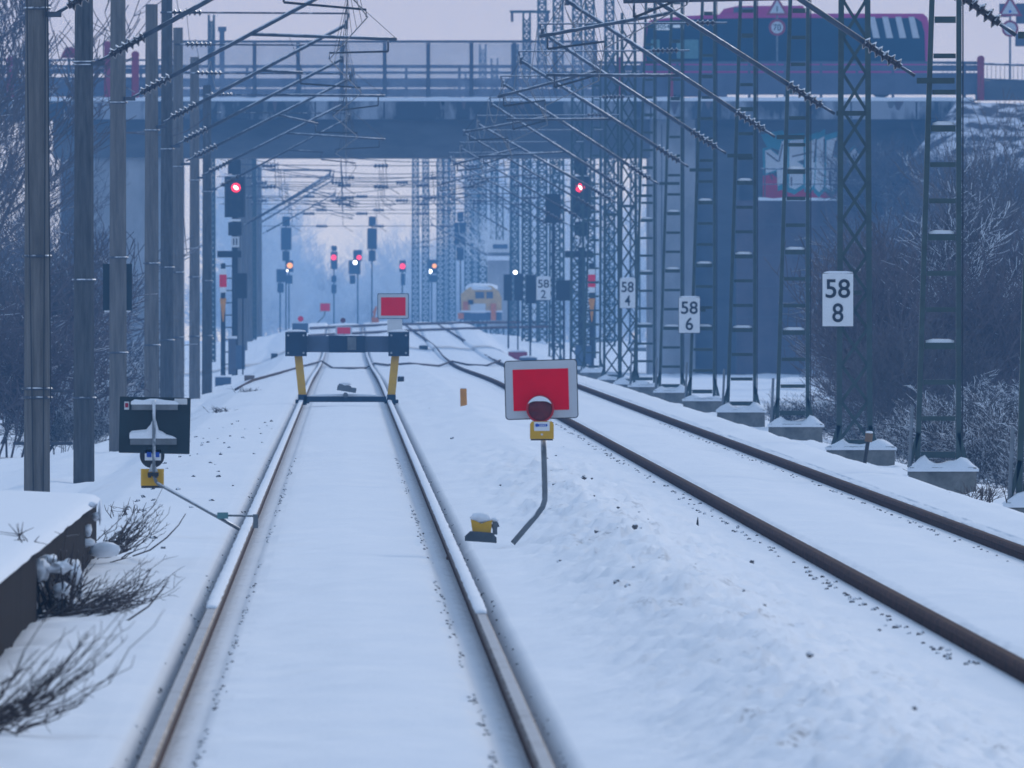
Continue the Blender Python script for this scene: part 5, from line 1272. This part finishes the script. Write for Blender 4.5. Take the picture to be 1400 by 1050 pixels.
# far trees in the haze
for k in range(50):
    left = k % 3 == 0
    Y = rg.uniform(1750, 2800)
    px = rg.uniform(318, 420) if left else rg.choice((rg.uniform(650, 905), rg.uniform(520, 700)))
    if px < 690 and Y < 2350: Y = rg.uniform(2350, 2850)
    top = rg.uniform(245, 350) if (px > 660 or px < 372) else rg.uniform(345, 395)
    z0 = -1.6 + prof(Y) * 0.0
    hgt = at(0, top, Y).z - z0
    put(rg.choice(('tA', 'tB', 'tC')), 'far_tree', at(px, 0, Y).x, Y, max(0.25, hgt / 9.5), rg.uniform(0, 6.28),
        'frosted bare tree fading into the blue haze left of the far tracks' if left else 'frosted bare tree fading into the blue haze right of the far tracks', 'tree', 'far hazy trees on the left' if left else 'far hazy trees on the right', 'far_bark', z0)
# far shrubs as hedge-like rows
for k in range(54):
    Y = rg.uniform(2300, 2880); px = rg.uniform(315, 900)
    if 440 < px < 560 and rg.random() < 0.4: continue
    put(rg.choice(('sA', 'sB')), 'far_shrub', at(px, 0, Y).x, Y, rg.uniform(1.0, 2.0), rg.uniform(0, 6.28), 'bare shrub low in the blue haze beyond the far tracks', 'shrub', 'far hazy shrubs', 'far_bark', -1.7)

# near bushes by the platform edge: long arching stems
def arching(seed, base, n, length, spread, lean, rad, up, mat, nm, lb, twig=3):
    rg = random.Random(seed)
    root = thing(nm, base, lb, 'bush', 'leafless bushes along the platform edge')
    st = MB(); tw = MB()
    for i in range(n):
        an = rg.uniform(-1, 1) * spread + lean
        d = Vector((math.cos(an), rg.gauss(0, 0.6), 0)).normalized()
        ln = length * rg.uniform(0.45, 1.0); u0 = up * rg.uniform(0.5, 1.25)
        p = Vector(base) + Vector((rg.gauss(0, 0.07), rg.gauss(0, 0.35), rg.gauss(0, 0.02))); pts = [p.copy()]
        for k in range(7):
            t = (k + 1) / 7
            q = p + d * ln * t + Vector((0, 0, ln * u0 * (0.22 * t + 0.55 * t * t))) + Vector((rg.gauss(0, 0.010), rg.gauss(0, 0.03), rg.gauss(0, 0.008)))
            pts.append(q)
        st.tube(pts, [rad * (1 - 0.7 * k / 7) for k in range(8)], 5)
        for k in range(2, 8):
            for _ in range(twig):
                if rg.random() < 0.6:
                    a_ = pts[k]; tdir = (pts[k] - pts[k - 1]).normalized()
                    e = a_ + (tdir + Vector((rg.gauss(0, 0.5), rg.gauss(0, 0.5), rg.gauss(0.25, 0.45)))).normalized() * rg.uniform(0.04, 0.14) * length
                    mid = a_.lerp(e, 0.5) + Vector((0, 0, rg.uniform(-0.01, 0.02)))
                    tw.tube([a_, mid, e], [rad * 0.42, rad * 0.36, rad * 0.2], 4)
    st.add(tw.v, tw.f); st.build('crown', mat, root)
    return root
# bush at the platform corner
b0 = Vector((-1.63, 215, 0.05))
r1 = arching(3, b0, 44, 0.40, 0.85, 0.2, 0.0052, 1.1, 'brown_stem', 'leafless_bush', 'leafless bush fanning out at the far corner of the platform')
mb = MB()
for k, (px, py, rx, rz) in enumerate(((120, 725, 0.035, 0.04), (132, 706, 0.03, 0.03), (127, 690, 0.03, 0.02), (118, 742, 0.06, 0.03), (137, 700, 0.012, 0.09), (144, 752, 0.11, 0.05))):
    c = at(px, py, 213); mb.blob(c, rx, 0.08, rz, k, 0.2, 10, 6)
mb.build('snow', 'snow_cap', r1, True)
ar = MB(); ar.tube([on_ground(182, 760, 0), at(205, 752, 216), at(228, 735, 216), at(244, 718, 216), at(254, 702, 216)], [0.006, 0.006, 0.005, 0.004, 0.003], 5); ar.build('long_stem', 'brown_stem', r1)
# bush in the middle with lumps of snow on it
b0 = at(78, 846, 180); b0.z = ground(b0.x, 180) + 0.01
r2 = arching(4, b0, 52, 0.70, 0.5, 0.1, 0.0048, 0.45, 'brown_stem', 'leafless_bush', 'leafless bush carrying thick lumps of snow against the platform wall')
rgb_ = random.Random(8); mb = MB()
for k in range(46):
    p = b0 + Vector((rgb_.gauss(-0.02, 0.06), rgb_.gauss(0, 0.3), 0)); e = p + Vector((rgb_.gauss(0.03, 0.09), rgb_.gauss(0, 0.1), rgb_.uniform(0.14, 0.40)))
    mb.tube([p, p.lerp(e, 0.5) + Vector((rgb_.gauss(0, 0.015), 0, 0)), e], [0.007, 0.0055, 0.003], 5)
    mb.tube([p.lerp(e, 0.55), e + Vector((rgb_.gauss(0, 0.06), 0, rgb_.gauss(-0.02, 0.03)))], [0.0045, 0.002], 4)
mb.build('inner_crown', 'brown_stem', r2)
mb = MB()
for k, (px, py, rx, rz) in enumerate(((52, 778, 0.060, 0.060), (47, 800, 0.045, 0.070), (66, 768, 0.055, 0.040), (82, 776, 0.05, 0.035), (99, 784, 0.055, 0.075), (104, 806, 0.045, 0.05), (84, 806, 0.045, 0.045), (90, 828, 0.07, 0.05), (112, 826, 0.05, 0.03), (42, 826, 0.035, 0.06))):
    c = at(px, py, 179.6 + 0.5 * (k % 3)); mb.blob(c, rx, 0.14, rz, k + 10, 0.36, 18, 10)
mb.build('snow', 'snow_cap', r2, True)
ar = MB(); ar.tube([at(116, 858, 176), at(148, 856, 176), at(175, 848, 176), at(203, 829, 176), at(222, 806, 176), at(230, 793, 176)], [0.006, 0.006, 0.0055, 0.005, 0.004, 0.003], 5)
ar.tube([at(100, 852, 179), at(150, 838, 179), at(185, 814, 179), at(207, 777, 179)], [0.006, 0.0055, 0.005, 0.003], 5); ar.build('long_stem', 'brown_stem', r2)
# bush in the lower left corner
b0 = at(-38, 1012, 131); b0.z = ground(b0.x, 131) + 0.01
r3 = arching(6, b0, 40, 0.70, 0.6, 0.15, 0.0050, 0.80, 'brown_stem', 'leafless_bush', 'leafless arching bush in the lower left corner of the picture', 2)
# dry weeds in the snow
def weeds(name, px, py, z, n, h, label, seed):
    rg = random.Random(seed); c = on_ground(px, py, z); c.z = ground(c.x, c.y) - 0.01
    root = thing(name, c, label, 'weeds', 'dry weeds in the snow'); mb = MB()
    for k in range(n):
        p = c + Vector((rg.gauss(0, 0.09), rg.gauss(0, 0.6), 0)); e = p + Vector((rg.gauss(0, 0.06), rg.gauss(0, 0.1), h * rg.uniform(0.4, 1.1)))
        mb.tube([p, p.lerp(e, 0.6) + Vector((rg.gauss(0, 0.012), 0, 0)), e], [0.0045, 0.004, 0.002], 4)
        for _ in range(2): mb.tube([p.lerp(e, 0.55), e + Vector((rg.gauss(0, 0.05), 0, rg.gauss(-0.02, 0.03)))], [0.003, 0.0015], 3)
    mb.build('tuft', 'brown_stem', root); return root
weeds('dry_weeds', 165, 690, 0.0, 12, 0.14, 'few dry weed stalks beyond the platform corner below the turned stop board', 1)
weeds('dry_weeds', 36, 735, 0.42, 6, 0.14, 'dry weed stalks growing over the platform edge', 2).location.z += 0.45
weeds('dry_weeds', 302, 562, -0.1, 30, 0.10, 'dark tuft of dry weeds in the snow right of the pale concrete masts', 3)
weeds('dry_weeds', 340, 536, -0.1, 30, 0.10, 'sparse dry weeds at the bank below the left main signal', 4)
weeds('dry_weeds', 1340, 705, -0.2, 40, 0.16, 'dry grass stalks in the snow between the two rightmost mast feet', 5)
weeds('dry_weeds', 1230, 640, -0.3, 24, 0.16, 'dry grass stalks in the snow between the lattice mast and the tallest ladder mast', 6)

# ---------------------------------------------------------------- air
hz = MB().box(-760, 760, -140, 3000, -9, 42).build('haze', 'snow', None, False, (0, 0, 0))
hm = bpy.data.materials.new('haze_air'); hm.use_nodes = True
nt = hm.node_tree; nt.nodes.clear()
out = nt.nodes.new('ShaderNodeOutputMaterial'); pv = nt.nodes.new('ShaderNodeVolumePrincipled')
pv.inputs['Color'].default_value = (0.22, 0.55, 1.0, 1); pv.inputs['Density'].default_value = 0.00022
pv.inputs['Anisotropy'].default_value = 0.0
nt.links.new(pv.outputs[0], out.inputs['Volume'])
hz.data.materials.clear(); hz.data.materials.append(hm)
tag(hz, 'pale blue winter haze in the air', None, None, 'stuff')

# ---------------------------------------------------------------- light
SUN_EL, SUN_ROT = math.radians(25), math.radians(28)
w = bpy.data.worlds.new('World'); scene.world = w; w.use_nodes = True
nt = w.node_tree; nt.nodes.clear()
out = nt.nodes.new('ShaderNodeOutputWorld'); bg = nt.nodes.new('ShaderNodeBackground')
sky = nt.nodes.new('ShaderNodeTexSky'); sky.sky_type = 'NISHITA'; sky.sun_disc = False
sky.sun_elevation = SUN_EL; sky.sun_rotation = SUN_ROT; sky.air_density = 1.5; sky.dust_density = 3.0
tc = nt.nodes.new('ShaderNodeTexCoord'); sx = nt.nodes.new('ShaderNodeSeparateXYZ'); L(nt, tc.outputs['Generated'], sx.inputs[0])
cloud = ramp(nt, sx.outputs[2], [(0.0025, (1.10, 0.98, 0.84)), (0.012, (1, 1, 1)), (0.10, (1, 1, 1)), (1.0, (1, 1, 1))])
e = cloud.color_ramp.elements
HOR, MID, ZEN = (0.89, 0.76, 0.68), (0.41, 0.555, 0.80), (0.395, 0.565, 0.85)
e[1].color = rgb(HOR); e[2].color = rgb(MID); e[3].color = rgb(ZEN); e[1].position = 0.0085; e[2].position = 0.06
sc10 = nt.nodes.new('ShaderNodeVectorMath'); sc10.operation = 'SCALE'; sc10.inputs['Scale'].default_value = 10.0
L(nt, cloud.outputs[0], sc10.inputs[0])
mx = nt.nodes.new('ShaderNodeMix'); mx.data_type = 'RGBA'; mx.inputs[0].default_value = 0.90      # mostly cloud, a little clear sky
L(nt, sky.outputs[0], mx.inputs[6]); L(nt, sc10.outputs[0], mx.inputs[7])
L(nt, mx.outputs[2], bg.inputs[0]); bg.inputs[1].default_value = 0.10
L(nt, bg.outputs[0], out.inputs[0])
sd = bpy.data.lights.new('sun', 'SUN'); sd.energy = 1.25; sd.angle = math.radians(16); sd.color = (1.0, 0.96, 0.93)
so = bpy.data.objects.new('sun', sd); COL.objects.link(so)
dv = Vector((math.sin(SUN_ROT) * math.cos(SUN_EL), math.cos(SUN_ROT) * math.cos(SUN_EL), math.sin(SUN_EL)))
so.rotation_euler = (-dv).to_track_quat('-Z', 'Y').to_euler(); so.location = (0, 0, 60)

# ---------------------------------------------------------------- camera
cd = bpy.data.cameras.new('camera'); cam = bpy.data.objects.new('camera', cd); COL.objects.link(cam)
cam.location = (0, 0, ZC); cam.rotation_euler = (math.radians(90), 0, 0)
cd.sensor_fit = 'HORIZONTAL'; cd.sensor_width = 36; cd.lens = 36 * F / 1400
cd.shift_x = (700 - VX) / 1400; cd.shift_y = -(525 - VY) / 1400
cd.clip_start = 1.0; cd.clip_end = 20000
cd.dof.use_dof = True; cd.dof.focus_distance = 325; cd.dof.aperture_fstop = 42
scene.camera = cam

scene.view_settings.view_transform = 'Standard'; scene.view_settings.look = 'None'
scene.view_settings.exposure = -0.06; scene.view_settings.gamma = 1
scene.render.engine = 'CYCLES'
scene.cycles.use_denoising = True; scene.cycles.volume_bounces = 1
scene.cycles.max_bounces = 6; scene.cycles.diffuse_bounces = 3; scene.cycles.transparent_max_bounces = 12
